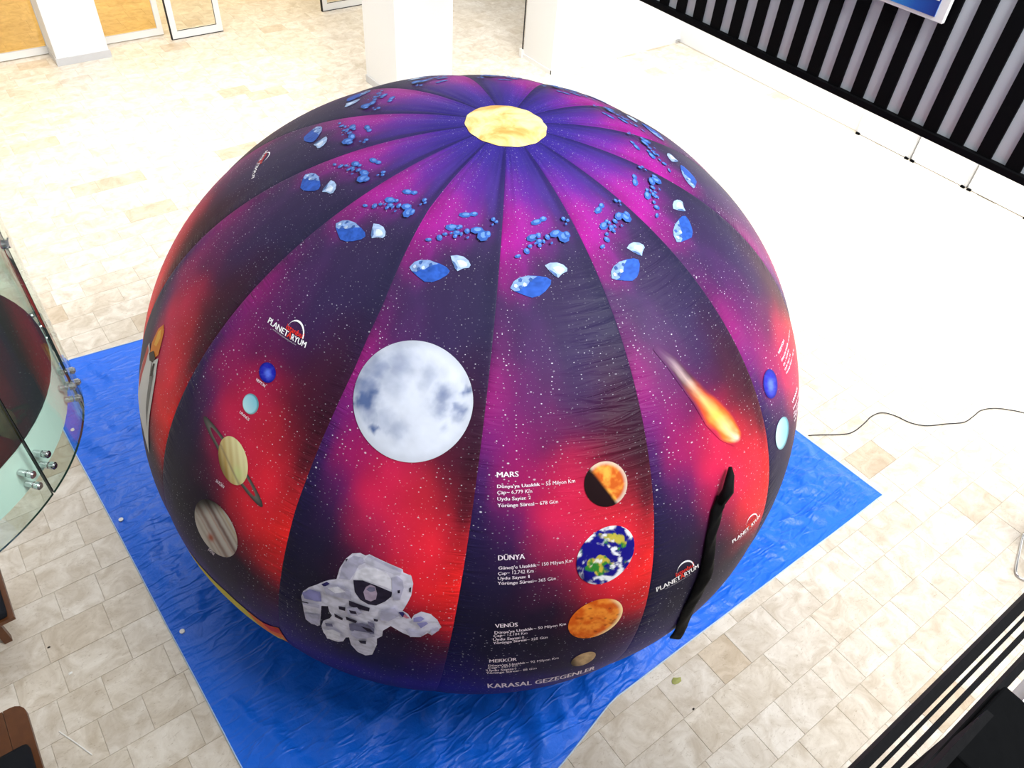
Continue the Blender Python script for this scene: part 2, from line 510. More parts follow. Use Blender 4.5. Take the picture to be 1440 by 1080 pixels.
for yy in (2.95, 4.1):
    boxo('bracket', (PX - 0.045, PX - 0.022, yy - 0.02, yy + 0.02, 4.5, 4.54), M['chrome'], sg)
DATA = json.loads(r'''{"discs":{"moon":[[[-97.4506,9.623,2.7272,-0.0199,-1.3026,-0.463],[2.1563,-0.0863,0.3249,0.023,0.0099,-0.0015]],86,84,86,0],"mars":[[[-68.2211,3.2743,-0.1634,0.0408,-0.0917,0.0519],[2.5735,0.0263,0.1304,0.0042,0.0013,0.0018]],32,30.5,32,0],"earth":[[[-68.2702,4.5666,0.2718,0.1259,-0.0278,0.1431],[3.0044,0.0507,0.2238,0.0117,0.0096,0.0128]],47,47,34,-45],"venus":[[[-68.5099,4.0671,0.9478,0.1674,0.2355,0.288],[3.4706,0.0668,0.2735,0.0153,0.0263,0.0359]],41,41,23.5,-25],"mercury":[[[-68.3339,2.0474,1.0336,0.0763,0.2443,0.2799],[3.8977,0.0533,0.2052,0.0073,0.0254,0.0366]],18.5,18.5,7.5,-22],"neptune":[[[-123.5445,1.8653,1.0892,-0.0155,-0.034,-0.0362],[2.3677,-0.0392,0.0483,0.0013,0.0006,0.0003]],14.5,11.8,14.5,-8],"uranus":[[[-123.4655,1.8464,0.9453,-0.0224,-0.0268,-0.0304],[2.5821,-0.0428,0.0502,0.0016,0.0002,0.0004]],14.6,11.2,14.6,-5],"saturn":[[[-122.1087,4.4478,1.6549,-0.2135,-0.0559,-0.1421],[2.9484,-0.1217,0.1385,0.0136,-0.0045,0.0051]],35.2,19.2,35.2,-14],"jupiter":[[[-121.947,6.7614,0.7704,-1.1395,0.8222,-0.4299],[3.4865,-0.2617,0.2684,0.0759,-0.078,0.0369]],44.5,44.5,22.5,61],"neptune_b":[[[-32.8934,4.6207,-1.5071,0.5314,-0.1143,0.1291],[2.5765,0.1322,0.0735,0.0237,-0.0014,0.0027]],21,9.3,21,-4],"uranus_b":[[[-32.5536,7.8269,-0.5567,3.0842,0.3554,0.255],[2.9796,0.2831,0.1216,0.1392,0.0242,0.0104]],23.5,7,23.5,7]},"astro":[["W",[[-101.58,3.31],[-101.46,3.224],[-100.95,3.148],[-100.25,3.098],[-99.24,3.077],[-98.48,3.083],[-98.02,3.067],[-93.47,3.107],[-93.3,3.127],[-92.25,3.138],[-91.82,3.188],[-91.78,3.273],[-92.08,3.336],[-92.48,3.399],[-91.76,3.416],[-91.24,3.453],[-91.01,3.417],[-90.21,3.381],[-89.04,3.39],[-88.11,3.429],[-87.42,3.49],[-87.99,3.53],[-88.47,3.564],[-88.91,3.551],[-89.63,3.59],[-90.92,3.601],[-91.96,3.585],[-92.86,3.563],[-93.58,3.545],[-94.46,3.603],[-94.43,3.654],[-95.04,3.693],[-94.92,3.754],[-95.32,3.88],[-96.17,3.914],[-97.28,3.9],[-98.27,3.839],[-98.65,3.766],[-99.09,3.779],[-99.39,3.833],[-100.1,3.863],[-101.24,3.869],[-102.25,3.823],[-102.62,3.76],[-102.42,3.698],[-101.56,3.647],[-101.34,3.615],[-101.78,3.589],[-102.06,3.547],[-102.97,3.569],[-102.86,3.67],[-102.82,3.759],[-103.18,3.779],[-103.88,3.78],[-105.01,3.76],[-105.4,3.695],[-105.72,3.626],[-106.04,3.573],[-105.86,3.52],[-105.12,3.464],[-104.17,3.417],[-103.27,3.369],[-102.44,3.334]]],["S",[[-101.24,3.21],[-100.74,3.153],[-100.02,3.108],[-98.77,3.101],[-98.28,3.129],[-99.05,3.16],[-99.47,3.234],[-99.84,3.28],[-101.25,3.298]]],["P",[[-98.65,3.128],[-98.15,3.078],[-97.82,3.07],[-93.49,3.109],[-93.62,3.156],[-95.02,3.149],[-96.81,3.138]]],["S",[[-98.11,3.086],[-97.89,3.074],[-93.61,3.113],[-93.63,3.131]]],["L",[[-99.45,3.263],[-99.16,3.2],[-98.17,3.155],[-96.79,3.143],[-95.25,3.157],[-94.4,3.201],[-94.12,3.264],[-95.33,3.252],[-96.56,3.247],[-98.16,3.248]]],["D",[[-99.36,3.271],[-98.14,3.251],[-96.35,3.258],[-94.18,3.277],[-94.19,3.31],[-94.81,3.356],[-95.86,3.405],[-96.88,3.413],[-98.0,3.396],[-98.85,3.353]]],["F",[[-97.76,3.332],[-97.56,3.288],[-97.04,3.262],[-96.4,3.269],[-96.02,3.313],[-96.01,3.358],[-96.62,3.385],[-97.33,3.382]]],["G",[[-97.49,3.307],[-97.14,3.281],[-96.46,3.275],[-96.3,3.297],[-96.85,3.316]]],["S",[[-94.58,3.176],[-93.95,3.158],[-93.21,3.176],[-92.86,3.228],[-93.06,3.319],[-93.87,3.33],[-94.19,3.285]]],["D",[[-93.58,3.255],[-93.26,3.248],[-93.22,3.27],[-93.47,3.275]]],["D",[[-92.18,3.22],[-91.97,3.213],[-91.91,3.25],[-92.12,3.248]]],["D",[[-100.95,3.148],[-100.62,3.138],[-100.78,3.165]]],["B",[[-103.43,3.39],[-102.75,3.353],[-102.3,3.36],[-102.97,3.401]]],["B",[[-92.94,3.411],[-92.38,3.403],[-91.8,3.429],[-92.34,3.446]]],["R",[[-92.17,3.416],[-91.43,3.442],[-91.83,3.449],[-92.27,3.44]]],["V",[[-105.93,3.533],[-104.9,3.47],[-103.38,3.453],[-102.99,3.524],[-103.71,3.543],[-105.44,3.568]]],["S",[[-105.77,3.602],[-103.18,3.562],[-103.11,3.59],[-105.52,3.626]]],["D",[[-106.63,3.604],[-105.77,3.602],[-104.8,3.586],[-104.78,3.595],[-105.85,3.615],[-106.66,3.62]]],["S",[[-105.18,3.702],[-102.99,3.648],[-102.88,3.754],[-103.98,3.776],[-104.91,3.756]]],["D",[[-99.38,3.425],[-98.25,3.428],[-96.56,3.432],[-96.56,3.462],[-98.13,3.47],[-99.23,3.465]]],["D",[[-100.59,3.501],[-99.67,3.49],[-99.62,3.521],[-100.45,3.526]]],["S",[[-99.53,3.486],[-98.17,3.458],[-97.37,3.487],[-97.97,3.528],[-99.21,3.538]]],["D",[[-99.13,3.501],[-98.25,3.493],[-98.01,3.514],[-98.85,3.524]]],["D",[[-101.0,3.575],[-99.73,3.589],[-99.77,3.61],[-100.82,3.604]]],["D",[[-99.42,3.564],[-97.83,3.569],[-97.99,3.593],[-99.26,3.59]]],["G",[[-98.84,3.615],[-97.16,3.571],[-95.52,3.592],[-95.41,3.641],[-97.63,3.677],[-98.63,3.675]]],["D",[[-97.25,3.604],[-96.02,3.603],[-95.44,3.629],[-96.3,3.634]]],["S",[[-98.02,3.66],[-96.11,3.643],[-95.19,3.663],[-97.52,3.737],[-98.47,3.712]]],["D",[[-97.32,3.746],[-96.29,3.728],[-96.26,3.763],[-96.96,3.77]]],["G",[[-96.53,3.54],[-95.64,3.546],[-95.47,3.579],[-96.25,3.582]]],["G",[[-102.04,3.694],[-101.04,3.672],[-100.89,3.701],[-101.81,3.721]]],["D",[[-95.84,3.503],[-95.23,3.503],[-95.27,3.521],[-95.7,3.523]]],["V",[[-90.98,3.428],[-90.13,3.407],[-89.6,3.422],[-90.17,3.451],[-90.89,3.459]]],["V",[[-90.46,3.465],[-89.37,3.444],[-89.09,3.455],[-89.86,3.503]]],["S",[[-91.78,3.528],[-90.4,3.545],[-89.13,3.53],[-89.66,3.578],[-90.95,3.591]]],["S",[[-88.72,3.502],[-87.89,3.477],[-87.6,3.497],[-88.42,3.552]]],["S",[[-103.01,3.389],[-101.11,3.336],[-99.6,3.347],[-99.03,3.409],[-100.64,3.422],[-102.45,3.441]]],["L",[[-102.44,3.387],[-101.08,3.346],[-99.91,3.363],[-101.26,3.403]]],["S",[[-95.12,3.423],[-93.39,3.375],[-92.72,3.429],[-93.9,3.492],[-94.9,3.497]]],["L",[[-102.12,3.774],[-100.86,3.721],[-99.72,3.731],[-99.79,3.807],[-101.46,3.844]]]],"shuttle":[["O",[[-154.45,2.839],[-155.6,2.919],[-155.52,3.048],[-154.48,3.111],[-151.7,3.059],[-150.62,2.991],[-151.69,2.912],[-152.8,2.852]]],["Y",[[-154.36,2.876],[-154.94,2.926],[-154.16,3.019],[-152.9,2.993],[-152.86,2.913]]],["W",[[-156.77,3.094],[-156.86,3.263],[-157.37,3.455],[-156.88,3.634],[-153.32,3.658],[-148.94,3.664],[-144.93,3.726],[-145.78,3.526],[-146.81,3.261],[-147.95,3.128],[-150.09,3.001],[-151.35,3.066],[-153.9,3.109]]],["R",[[-157.01,3.123],[-156.66,3.266],[-156.91,3.436],[-155.8,3.542],[-155.15,3.428],[-154.77,3.224],[-155.3,3.121]]],["G",[[-152.23,3.098],[-150.26,3.214],[-148.64,3.414],[-146.72,3.523],[-147.93,3.284],[-149.09,3.131]]],["D",[[-154.69,3.118],[-152.99,3.036],[-151.04,3.035],[-151.44,3.089],[-153.17,3.133]]],["D",[[-151.01,3.083],[-150.35,3.059],[-149.6,3.149],[-150.48,3.182]]]],"flame":[["K",[[-131.3,4.163],[-126.41,4.143],[-120.22,4.116],[-115.88,4.155],[-112.47,4.186],[-109.73,4.104],[-108.57,4.304],[-111.01,4.426],[-115.08,4.415],[-120.24,4.327],[-126.32,4.31]]],["O",[[-115.88,4.155],[-112.47,4.186],[-109.73,4.104],[-108.57,4.304],[-110.34,4.347],[-113.47,4.395]]],["R",[[-113.0,4.182],[-109.76,4.118],[-109.08,4.194],[-111.7,4.264]]]],"comet":[[[-54.594,1.887],[-54.937,1.891],[-55.277,1.896],[-55.613,1.9],[-55.946,1.905]],[[-51.744,2.003],[-52.448,2.009],[-53.14,2.015],[-53.819,2.022],[-54.485,2.029]],[[-49.944,2.137],[-50.791,2.141],[-51.621,2.146],[-52.434,2.151],[-53.231,2.157]],[[-48.104,2.273],[-49.077,2.277],[-50.026,2.281],[-50.953,2.286],[-51.859,2.291]],[[-45.318,2.434],[-46.729,2.436],[-48.089,2.439],[-49.399,2.443],[-50.666,2.449]],[[-44.091,2.575],[-45.264,2.576],[-46.398,2.578],[-47.494,2.582],[-48.556,2.587]],[[-43.395,2.678],[-44.052,2.68],[-44.695,2.683],[-45.324,2.686],[-45.941,2.689]]],"text_planets":[["B","MARS",[[-83.273,2.499],[-80.357,2.487],[-83.364,2.47]]],["B","Dünya'ya Uzaklık",[[-83.104,2.557],[-77.398,2.538],[-83.15,2.539]]],["N","~ 55 Milyon Km",[[-77.224,2.538],[-72.571,2.534],[-77.26,2.517]]],["B","Çap",[[-83.015,2.593],[-81.857,2.587],[-83.064,2.573]]],["N","~ 6.779 Km",[[-81.773,2.586],[-78.397,2.576],[-81.834,2.566]]],["B","Uydu Sayısı:",[[-82.913,2.627],[-79.159,2.614],[-82.961,2.608]]],["N","2",[[-78.818,2.613],[-78.546,2.612],[-78.863,2.594]]],["B","Yörünge Süresi",[[-82.798,2.664],[-78.044,2.648],[-82.863,2.644]]],["N","~ 678 Gün",[[-77.918,2.647],[-74.885,2.642],[-77.962,2.627]]],["B","DÜNYA",[[-81.906,2.978],[-78.662,2.965],[-81.999,2.947]]],["B","Güneş'e Uzaklık",[[-81.738,3.036],[-77.129,3.016],[-81.789,3.016]]],["N","~ 150 Milyon Km",[[-77.075,3.015],[-72.625,3.009],[-77.144,2.993]]],["B","Çap",[[-81.697,3.072],[-80.651,3.065],[-81.749,3.053]]],["N","~ 12.742 Km",[[-80.612,3.065],[-77.367,3.054],[-80.685,3.042]]],["B","Uydu Sayısı:",[[-81.638,3.103],[-78.261,3.089],[-81.69,3.084]]],["N","1",[[-77.945,3.089],[-77.788,3.089],[-78.009,3.069]]],["B","Yörünge Süresi",[[-81.565,3.137],[-77.262,3.121],[-81.619,3.116]]],["N","~ 365 Gün",[[-77.184,3.12],[-74.501,3.114],[-77.249,3.099]]],["B","VENÜS",[[-80.955,3.457],[-78.287,3.445],[-81.098,3.426]]],["B","Dünya'ya Uzaklık",[[-80.89,3.509],[-76.357,3.481],[-80.974,3.487]]],["N","~ 50 Milyon Km",[[-76.27,3.481],[-72.305,3.473],[-76.335,3.459]]],["B","Çap",[[-80.944,3.539],[-79.915,3.53],[-81.008,3.517]]],["N","~ 12.104 Km",[[-79.866,3.529],[-76.924,3.516],[-79.928,3.508]]],["B","Uydu Sayısı:",[[-80.902,3.571],[-77.637,3.555],[-80.969,3.548]]],["N","0",[[-77.462,3.554],[-77.196,3.554],[-77.528,3.533]]],["B","Yörünge Süresi",[[-80.805,3.604],[-76.856,3.577],[-80.87,3.582]]],["N","~ 225 Gün",[[-76.77,3.577],[-74.267,3.571],[-76.835,3.556]]],["B","MERKÜR",[[-80.671,3.846],[-77.358,3.829],[-80.779,3.811]]],["B","Dünya'ya Uzaklık",[[-80.666,3.894],[-76.174,3.871],[-80.736,3.871]]],["N","~ 92 Milyon Km",[[-76.067,3.87],[-71.984,3.865],[-76.157,3.845]]],["B","Çap",[[-80.623,3.925],[-79.518,3.913],[-80.696,3.901]]],["N","~ 4.879 Km",[[-79.445,3.913],[-77.019,3.899],[-79.521,3.89]]],["B","Uydu Sayısı:",[[-80.65,3.957],[-77.337,3.938],[-80.726,3.932]]],["N","0",[[-77.242,3.938],[-77.024,3.938],[-77.337,3.912]]],["B","Yörünge Süresi",[[-80.618,3.99],[-76.676,3.968],[-80.697,3.965]]],["N","~ 88 Gün",[[-76.58,3.969],[-74.403,3.957],[-76.675,3.943]]],["B","KARASAL GEZEGENLER",[[-79.586,4.266],[-65.172,4.264],[-79.972,4.176]]]],"text_right":[["B","NEPTÜN",[[-26.467,2.521],[-22.154,2.543],[-26.707,2.499]]],["B","Dünya'ya Uzaklık",[[-26.541,2.584],[-20.822,2.611],[-26.573,2.564]]],["N","~ 4.3 Milyar Km",[[-20.684,2.614],[-16.52,2.636],[-20.519,2.596]]],["B","Çap ~ 49.244 Km",[[-26.439,2.626],[-21.464,2.643],[-26.56,2.607]]],["B","Uydu Sayısı: 14",[[-26.419,2.662],[-21.507,2.687],[-26.56,2.642]]],["B","Yörünge Süresi ~ 165 Yıl",[[-26.358,2.698],[-18.394,2.752],[-26.521,2.678]]],["B","URANÜS",[[-26.203,2.949],[-21.517,2.99],[-26.546,2.917]]],["B","Dünya'ya Uzaklık",[[-26.236,3.005],[-19.66,3.084],[-26.522,2.978]]],["B","Çap ~ 50.724 Km",[[-26.286,3.044],[-19.981,3.146],[-26.563,3.017]]],["B","Uydu Sayısı: 27",[[-26.292,3.077],[-21.492,3.142],[-26.55,3.051]]],["B","Yörünge Süresi ~ 84 Yıl",[[-26.011,3.126],[-21.885,3.161],[-26.35,3.096]]]],"text_left":[["B","NEPTÜN",[[-124.789,2.449],[-122.543,2.449],[-124.855,2.433]]],["B","URANÜS",[[-124.706,2.674],[-122.363,2.675],[-124.639,2.657]]],["B","SATÜRN",[[-124.071,3.165],[-122.23,3.161],[-123.942,3.142]]],["B","JÜPİTER",[[-123.37,3.757],[-122.001,3.758],[-123.106,3.726]]]],"logo":[[[-129.782,2.142],[-119.442,2.122],[-130.088,2.109]],[[-60.057,3.424],[-53.569,3.388],[-60.297,3.385]],[[-46.937,3.397],[-39.452,3.455],[-47.268,3.358]],[[-174.639,1.864],[-186.91,1.839],[-174.526,1.838]]],"asteroids":[["b",[[0.118,1.425],[0.148,1.382],[0.2,1.356],[0.289,1.34],[0.394,1.343],[0.47,1.353],[0.511,1.373],[0.498,1.401],[0.44,1.441],[0.384,1.468],[0.314,1.48],[0.242,1.464],[0.157,1.443]]],["l",[[0.118,1.425],[0.148,1.382],[0.2,1.356],[0.289,1.34],[0.381,1.346],[0.308,1.374],[0.275,1.405],[0.214,1.416],[0.205,1.437],[0.157,1.443]]],["w",[[0.471,1.276],[0.531,1.261],[0.604,1.261],[0.667,1.28],[0.7,1.307],[0.689,1.326],[0.632,1.338],[0.585,1.362],[0.553,1.349],[0.511,1.315]]],["g",[[0.503,1.303],[0.539,1.314],[0.576,1.337],[0.577,1.359],[0.553,1.349],[0.518,1.319]]],["m",[[0.399,0.989],[0.396,0.969],[0.452,0.951],[0.525,0.947],[0.556,0.962],[0.525,0.982],[0.456,0.994]]],["m",[[0.553,0.969],[0.525,0.957],[0.538,0.94],[0.584,0.93],[0.627,0.936],[0.634,0.952],[0.601,0.967]]],["m",[[0.363,1.061],[0.429,1.06],[0.459,1.078],[0.429,1.101],[0.365,1.113],[0.312,1.104],[0.31,1.081]]],["m",[[0.453,1.082],[0.43,1.074],[0.432,1.06],[0.457,1.051],[0.487,1.054],[0.498,1.066],[0.483,1.079]]],["m",[[0.229,1.206],[0.227,1.217],[0.202,1.227],[0.171,1.228],[0.158,1.219],[0.173,1.208],[0.204,1.202]]],["m",[[0.32,1.198],[0.291,1.201],[0.266,1.188],[0.264,1.169],[0.287,1.158],[0.317,1.164],[0.331,1.182]]],["m",[[0.334,1.159],[0.313,1.154],[0.31,1.144],[0.328,1.135],[0.354,1.135],[0.367,1.143],[0.358,1.154]]],["m",[[0.433,1.102],[0.469,1.098],[0.495,1.108],[0.49,1.124],[0.458,1.134],[0.424,1.131],[0.413,1.116]]],["m",[[0.439,1.156],[0.426,1.145],[0.433,1.132],[0.453,1.128],[0.473,1.135],[0.476,1.148],[0.461,1.157]]],["m",[[0.493,1.108],[0.507,1.104],[0.521,1.111],[0.527,1.124],[0.519,1.133],[0.503,1.131],[0.492,1.12]]],["m",[[0.591,1.077],[0.599,1.094],[0.582,1.108],[0.552,1.108],[0.532,1.094],[0.537,1.077],[0.563,1.069]]],["m",[[0.734,1.085],[0.664,1.097],[0.606,1.088],[0.602,1.066],[0.658,1.046],[0.731,1.044],[0.764,1.062]]],["m",[[0.698,1.087],[0.747,1.062],[0.812,1.068],[0.842,1.099],[0.816,1.132],[0.756,1.142],[0.704,1.123]]],["m",[[0.804,1.063],[0.841,1.063],[0.863,1.081],[0.855,1.102],[0.823,1.112],[0.79,1.102],[0.782,1.08]]],["m",[[0.899,0.965],[0.893,0.979],[0.865,0.987],[0.837,0.982],[0.828,0.969],[0.847,0.956],[0.879,0.955]]],["m",[[0.915,0.977],[0.936,0.981],[0.939,0.99],[0.924,0.998],[0.901,0.998],[0.887,0.991],[0.894,0.982]]],["m",[[0.871,1.006],[0.882,1.01],[0.88,1.017],[0.868,1.021],[0.853,1.02],[0.848,1.014],[0.856,1.007]]],["m",[[0.611,1.14],[0.601,1.145],[0.587,1.145],[0.579,1.139],[0.584,1.133],[0.598,1.13],[0.609,1.133]]],["m",[[0.387,1.134],[0.396,1.128],[0.411,1.128],[0.419,1.133],[0.415,1.14],[0.402,1.143],[0.389,1.14]]],["m",[[0.483,1.086],[0.475,1.095],[0.454,1.1],[0.436,1.096],[0.433,1.087],[0.449,1.08],[0.471,1.079]]]],"flap":[[-50.56,2.901],[-51.38,3.021],[-52.06,3.195],[-52.26,3.356],[-52.58,3.529],[-52.93,3.763],[-52.06,4.189]],"ring_o":[[-114.77,3.095],[-115.1,3.101],[-115.75,3.099],[-116.7,3.089],[-117.94,3.074],[-119.42,3.053],[-121.09,3.03],[-122.88,3.006],[-124.73,2.982],[-126.54,2.959],[-128.19,2.939],[-129.59,2.92],[-130.62,2.904],[-131.2,2.89],[-131.28,2.877],[-130.85,2.867],[-129.93,2.861],[-128.61,2.86],[-126.99,2.864],[-125.17,2.875],[-123.28,2.892],[-121.42,2.915],[-119.68,2.943],[-118.13,2.974],[-116.84,3.005],[-115.83,3.035],[-115.14,3.061],[-114.79,3.082]],"ring_i":[[-116.39,3.059],[-116.61,3.062],[-117.1,3.059],[-117.82,3.05],[-118.77,3.038],[-119.9,3.022],[-121.18,3.004],[-122.55,2.985],[-123.95,2.967],[-125.31,2.949],[-126.55,2.933],[-127.6,2.92],[-128.37,2.908],[-128.82,2.898],[-128.91,2.891],[-128.63,2.886],[-128.0,2.885],[-127.07,2.886],[-125.9,2.892],[-124.56,2.903],[-123.15,2.917],[-121.74,2.935],[-120.4,2.955],[-119.18,2.977],[-118.15,2.999],[-117.33,3.02],[-116.76,3.038],[-116.44,3.051]]}''')
# ---------------------------------------------------------------- blue tarp
def tarp_z(x, y):
    cx, cy = 2.70, 4.20
    d = np.hypot(x - cx, y - cy)
    ang = np.arctan2(y - cy, x - cx)
    w = 0.020 * np.abs(fbm(x * 1.3 + 3, y * 1.3, 4, 3) - 0.5) * 2
    r1 = 1 - np.abs(2 * fbm(x * 2.1 + 0.8 * y, y * 1.1 - 0.5 * x, 4, 11) - 1)
    w = w + 0.028 * smoothstep(0.72, 1.0, r1)
    # folds that fan out in front of the dome
    fan = 1 - np.abs(2 * fbm(ang * 5.0 + 7, d * 0.7, 3, 29) - 1)
    front = np.exp(-((ang + 1.9) / 0.7) ** 2) * smoothstep(1.85, 2.3, d) * (1 - smoothstep(3.0, 3.8, d))
    w = w + 0.07 * front * smoothstep(0.62, 1.0, fan)
    right = np.exp(-((ang + 0.55) / 0.5) ** 2)
    w = w + 0.03 * right * smoothstep(0.7, 1.0, 1 - np.abs(2 * fbm(x * 5 + y * 5, (x - y) * 1.2, 3, 41) - 1))
    return 0.012 + w * smoothstep(1.8, 2.1, d)
def tarp_xy(u, v):
    # u along left->right, v front->back, edges follow the traced hem
    fl = np.interp(u, [0, 0.13, 0.29, 0.41, 1], [-0.02, 0.8, 1.82, 2.53, 6.25])
    fy = np.interp(u, [0, 0.13, 0.29, 0.41, 1], [1.12, 1.12, 1.25, 1.41, 1.41])
    bx = -0.33 + u * 6.36; by = 7.77 - u * 0.63
    return fl * (1 - v) + bx * v, fy * (1 - v) + by * v
NU, NV = 210, 210
uu, vv = np.meshgrid(np.linspace(0, 1, NU), np.linspace(0, 1, NV), indexing='ij')
tx, ty = tarp_xy(uu, vv)
tx = tx + 0.012 * (fbm(vv * 9, uu * 0 + 2, 3, 5) - 0.5); ty = ty + 0.012 * (fbm(uu * 9, vv * 0 + 5, 3, 6) - 0.5)
tz = tarp_z(tx, ty)
edge = np.minimum(np.minimum(uu, 1 - uu), np.minimum(vv, 1 - vv))
tz = 0.010 + (tz - 0.010) * smoothstep(0, 0.03, edge)
m = mat('blue woven tarpaulin', (0.004, 0.135, 0.76), 0.4, 0.35)
p = m.node_tree.nodes['Principled BSDF']
tc = nd(m, 'ShaderNodeNewGeometry')
n1 = nd(m, 'ShaderNodeTexNoise'); n1.inputs['Scale'].default_value = 3.2; n1.inputs['Detail'].default_value = 5; n1.inputs['Distortion'].default_value = 0.25; n1.inputs['Roughness'].default_value = 0.55
lk(m, tc.outputs['Position'], n1.inputs['Vector'])
wa = nd(m, 'ShaderNodeMath', operation='ABSOLUTE'); ws_ = nd(m, 'ShaderNodeMath', operation='SUBTRACT'); ws_.inputs[1].default_value = 0.5
lk(m, n1.outputs['Fac'], ws_.inputs[0]); lk(m, ws_.outputs[0], wa.inputs[0])
b = nd(m, 'ShaderNodeBump'); b.inputs['Strength'].default_value = 0.45; b.inputs['Distance'].default_value = 0.07
def crease(rot, sc, seed):
    mp_ = nd(m, 'ShaderNodeMapping'); mp_.inputs['Rotation'].default_value = (0, 0, rot); mp_.inputs['Scale'].default_value = (0.7 * sc, 2.4 * sc, 1); mp_.inputs['Location'].default_value = (seed, seed * 2, 0)
    lk(m, tc.outputs['Position'], mp_.inputs[0])
    q_ = nd(m, 'ShaderNodeTexNoise'); q_.inputs['Scale'].default_value = 1.0; q_.inputs['Detail'].default_value = 2.5; q_.inputs['Distortion'].default_value = 0.3
    lk(m, mp_.outputs[0], q_.inputs['Vector'])
    s_ = nd(m, 'ShaderNodeMath', operation='SUBTRACT'); s_.inputs[1].default_value = 0.5; lk(m, q_.outputs['Fac'], s_.inputs[0])
    a_ = nd(m, 'ShaderNodeMath', operation='ABSOLUTE'); lk(m, s_.outputs[0], a_.inputs[0])
    r_ = nd(m, 'ShaderNodeMapRange', interpolation_type='SMOOTHSTEP'); r_.inputs['From Min'].default_value = 0.0; r_.inputs['From Max'].default_value = 0.06; r_.inputs['To Min'].default_value = 0.16; r_.inputs['To Max'].default_value = 0.0
    lk(m, a_.outputs[0], r_.inputs['Value'])
    return r_.outputs[0]
c1 = crease(0.9, 2.0, 1.0); c2 = crease(-0.5, 2.6, 4.0)
h1 = nd(m, 'ShaderNodeMath', operation='ADD'); lk(m, c1, h1.inputs[0]); lk(m, c2, h1.inputs[1])
n3 = nd(m, 'ShaderNodeTexNoise'); n3.inputs['Scale'].default_value = 22.0; n3.inputs['Detail'].default_value = 3; lk(m, tc.outputs['Position'], n3.inputs['Vector'])
h2 = nd(m, 'ShaderNodeMath', operation='MULTIPLY_ADD'); h2.inputs[1].default_value = 0.12; lk(m, n3.outputs['Fac'], h2.inputs[0]); lk(m, h1.outputs[0], h2.inputs[2])
h3 = nd(m, 'ShaderNodeMath', operation='ADD'); lk(m, h2.outputs[0], h3.inputs[0]); lk(m, wa.outputs[0], h3.inputs[1])
lk(m, h3.outputs[0], b.inputs['Height']); lk(m, b.outputs[0], p.inputs['Normal'])
M['tarp'] = m
M['hem'] = mat('pale tarpaulin hem', (0.45, 0.60, 0.80), 0.5, 0.4, vary=0.1)
tp = empty('tarpaulin', (2.9, 4.3, 0), 'large crinkled blue tarpaulin spread on the floor under the dome', 'tarpaulin')
vs = np.stack([tx, ty, tz], -1).reshape(-1, 3)
fs = [(i * NV + j, (i + 1) * NV + j, (i + 1) * NV + j + 1, i * NV + j + 1) for i in range(NU - 1) for j in range(NV - 1)]
from_arrays('sheet', vs, fs, m, tp, True)
loop = [(tx[i, 0], ty[i, 0], 0.010) for i in range(0, NU, 3)] + [(tx[-1, j], ty[-1, j], 0.010) for j in range(0, NV, 3)] + \
       [(tx[i, -1], ty[i, -1], 0.010) for i in range(NU - 1, -1, -3)] + [(tx[0, j], ty[0, j], 0.010) for j in range(NV - 1, -1, -3)]
bm = bmesh.new(); tube(bm, loop, 0.006, 5, False)
from_bm('hem_cord', bm, M['hem'], tp, True)
for gx, gy in ((-0.14, 5.29), (-0.07, 3.90), (-0.20, 6.65), (0.03, 2.5)):
    bm = bmesh.new(); tube(bm, [(gx, gy, 0.012), (gx, gy, 0.024)], 0.021, 14)
    from_bm('grommet', bm, M['litter'], tp)

# ---------------------------------------------------------------- the dome: surface of revolution that leans a little
DX = [-0.6403, 4.96292, 2.75229, 1.44326, 2.2897, 2.06642, 1.98659, 1.96482, 0.27568, 0.11874, -0.00232, -0.02145, -0.04358]
YAW = 39.8
cy_, sy_ = math.cos(math.radians(YAW)), math.sin(math.radians(YAW))
_t = np.linspace(0, np.pi / 2, 400)
_r1 = DX[2] * np.cos(_t) ** (2 / DX[5]); _h1 = DX[3] + DX[4] * np.sin(_t) ** (2 / DX[5])
_r2 = DX[2] * np.cos(_t) ** (2 / DX[7]); _h2 = DX[3] - DX[6] * np.sin(_t) ** (2 / DX[7])
_k = _h2 >= 0
PR = np.concatenate([_r2[_k][::-1], _r1]); PH = np.concatenate([_h2[_k][::-1], _h1])
_o = np.argsort(PH, kind='stable'); PR, PH = PR[_o], PH[_o]
PS = np.concatenate([[0], np.cumsum(np.hypot(np.diff(PR), np.diff(PH)))]); PS = PS[-1] - PS
SMAX = float(PS[0])
SEAMS = [-166.0, -138.8, -110.2, -86.0, -61.2, -37.3]
_step = (194.0 + 37.3) / 8
SEAMS += [-37.3 + _step * k for k in range(1, 8)]
SEAMS = np.array(SEAMS)              # 13 seams + wrap = 14 gores counted below
SEAMS_W = np.concatenate([SEAMS, [SEAMS[0] + 360.0]])
NG = len(SEAMS)
def seam_shift(phi, s):
    """the seam left of the moon gore swings outward near the crown"""
    return np.exp(-((phi + 110.2) / 9.0) ** 2) * np.interp(s, [0.3, 0.7, 1.0, 1.3, 1.7, 2.1, 3, 4], [-2.5, -3.4, -3.2, -1.5, 0.6, 1.2, 0.4, 0.6])
def gore_u(phi, s):
    ph = np.mod(phi - SEAMS[0], 360.0) + SEAMS[0]
    ph = ph - seam_shift(ph, s)
    i = np.clip(np.searchsorted(SEAMS_W, ph, side='right') - 1, 0, NG - 1)
    return i, (ph - SEAMS_W[i]) / (SEAMS_W[i + 1] - SEAMS_W[i])
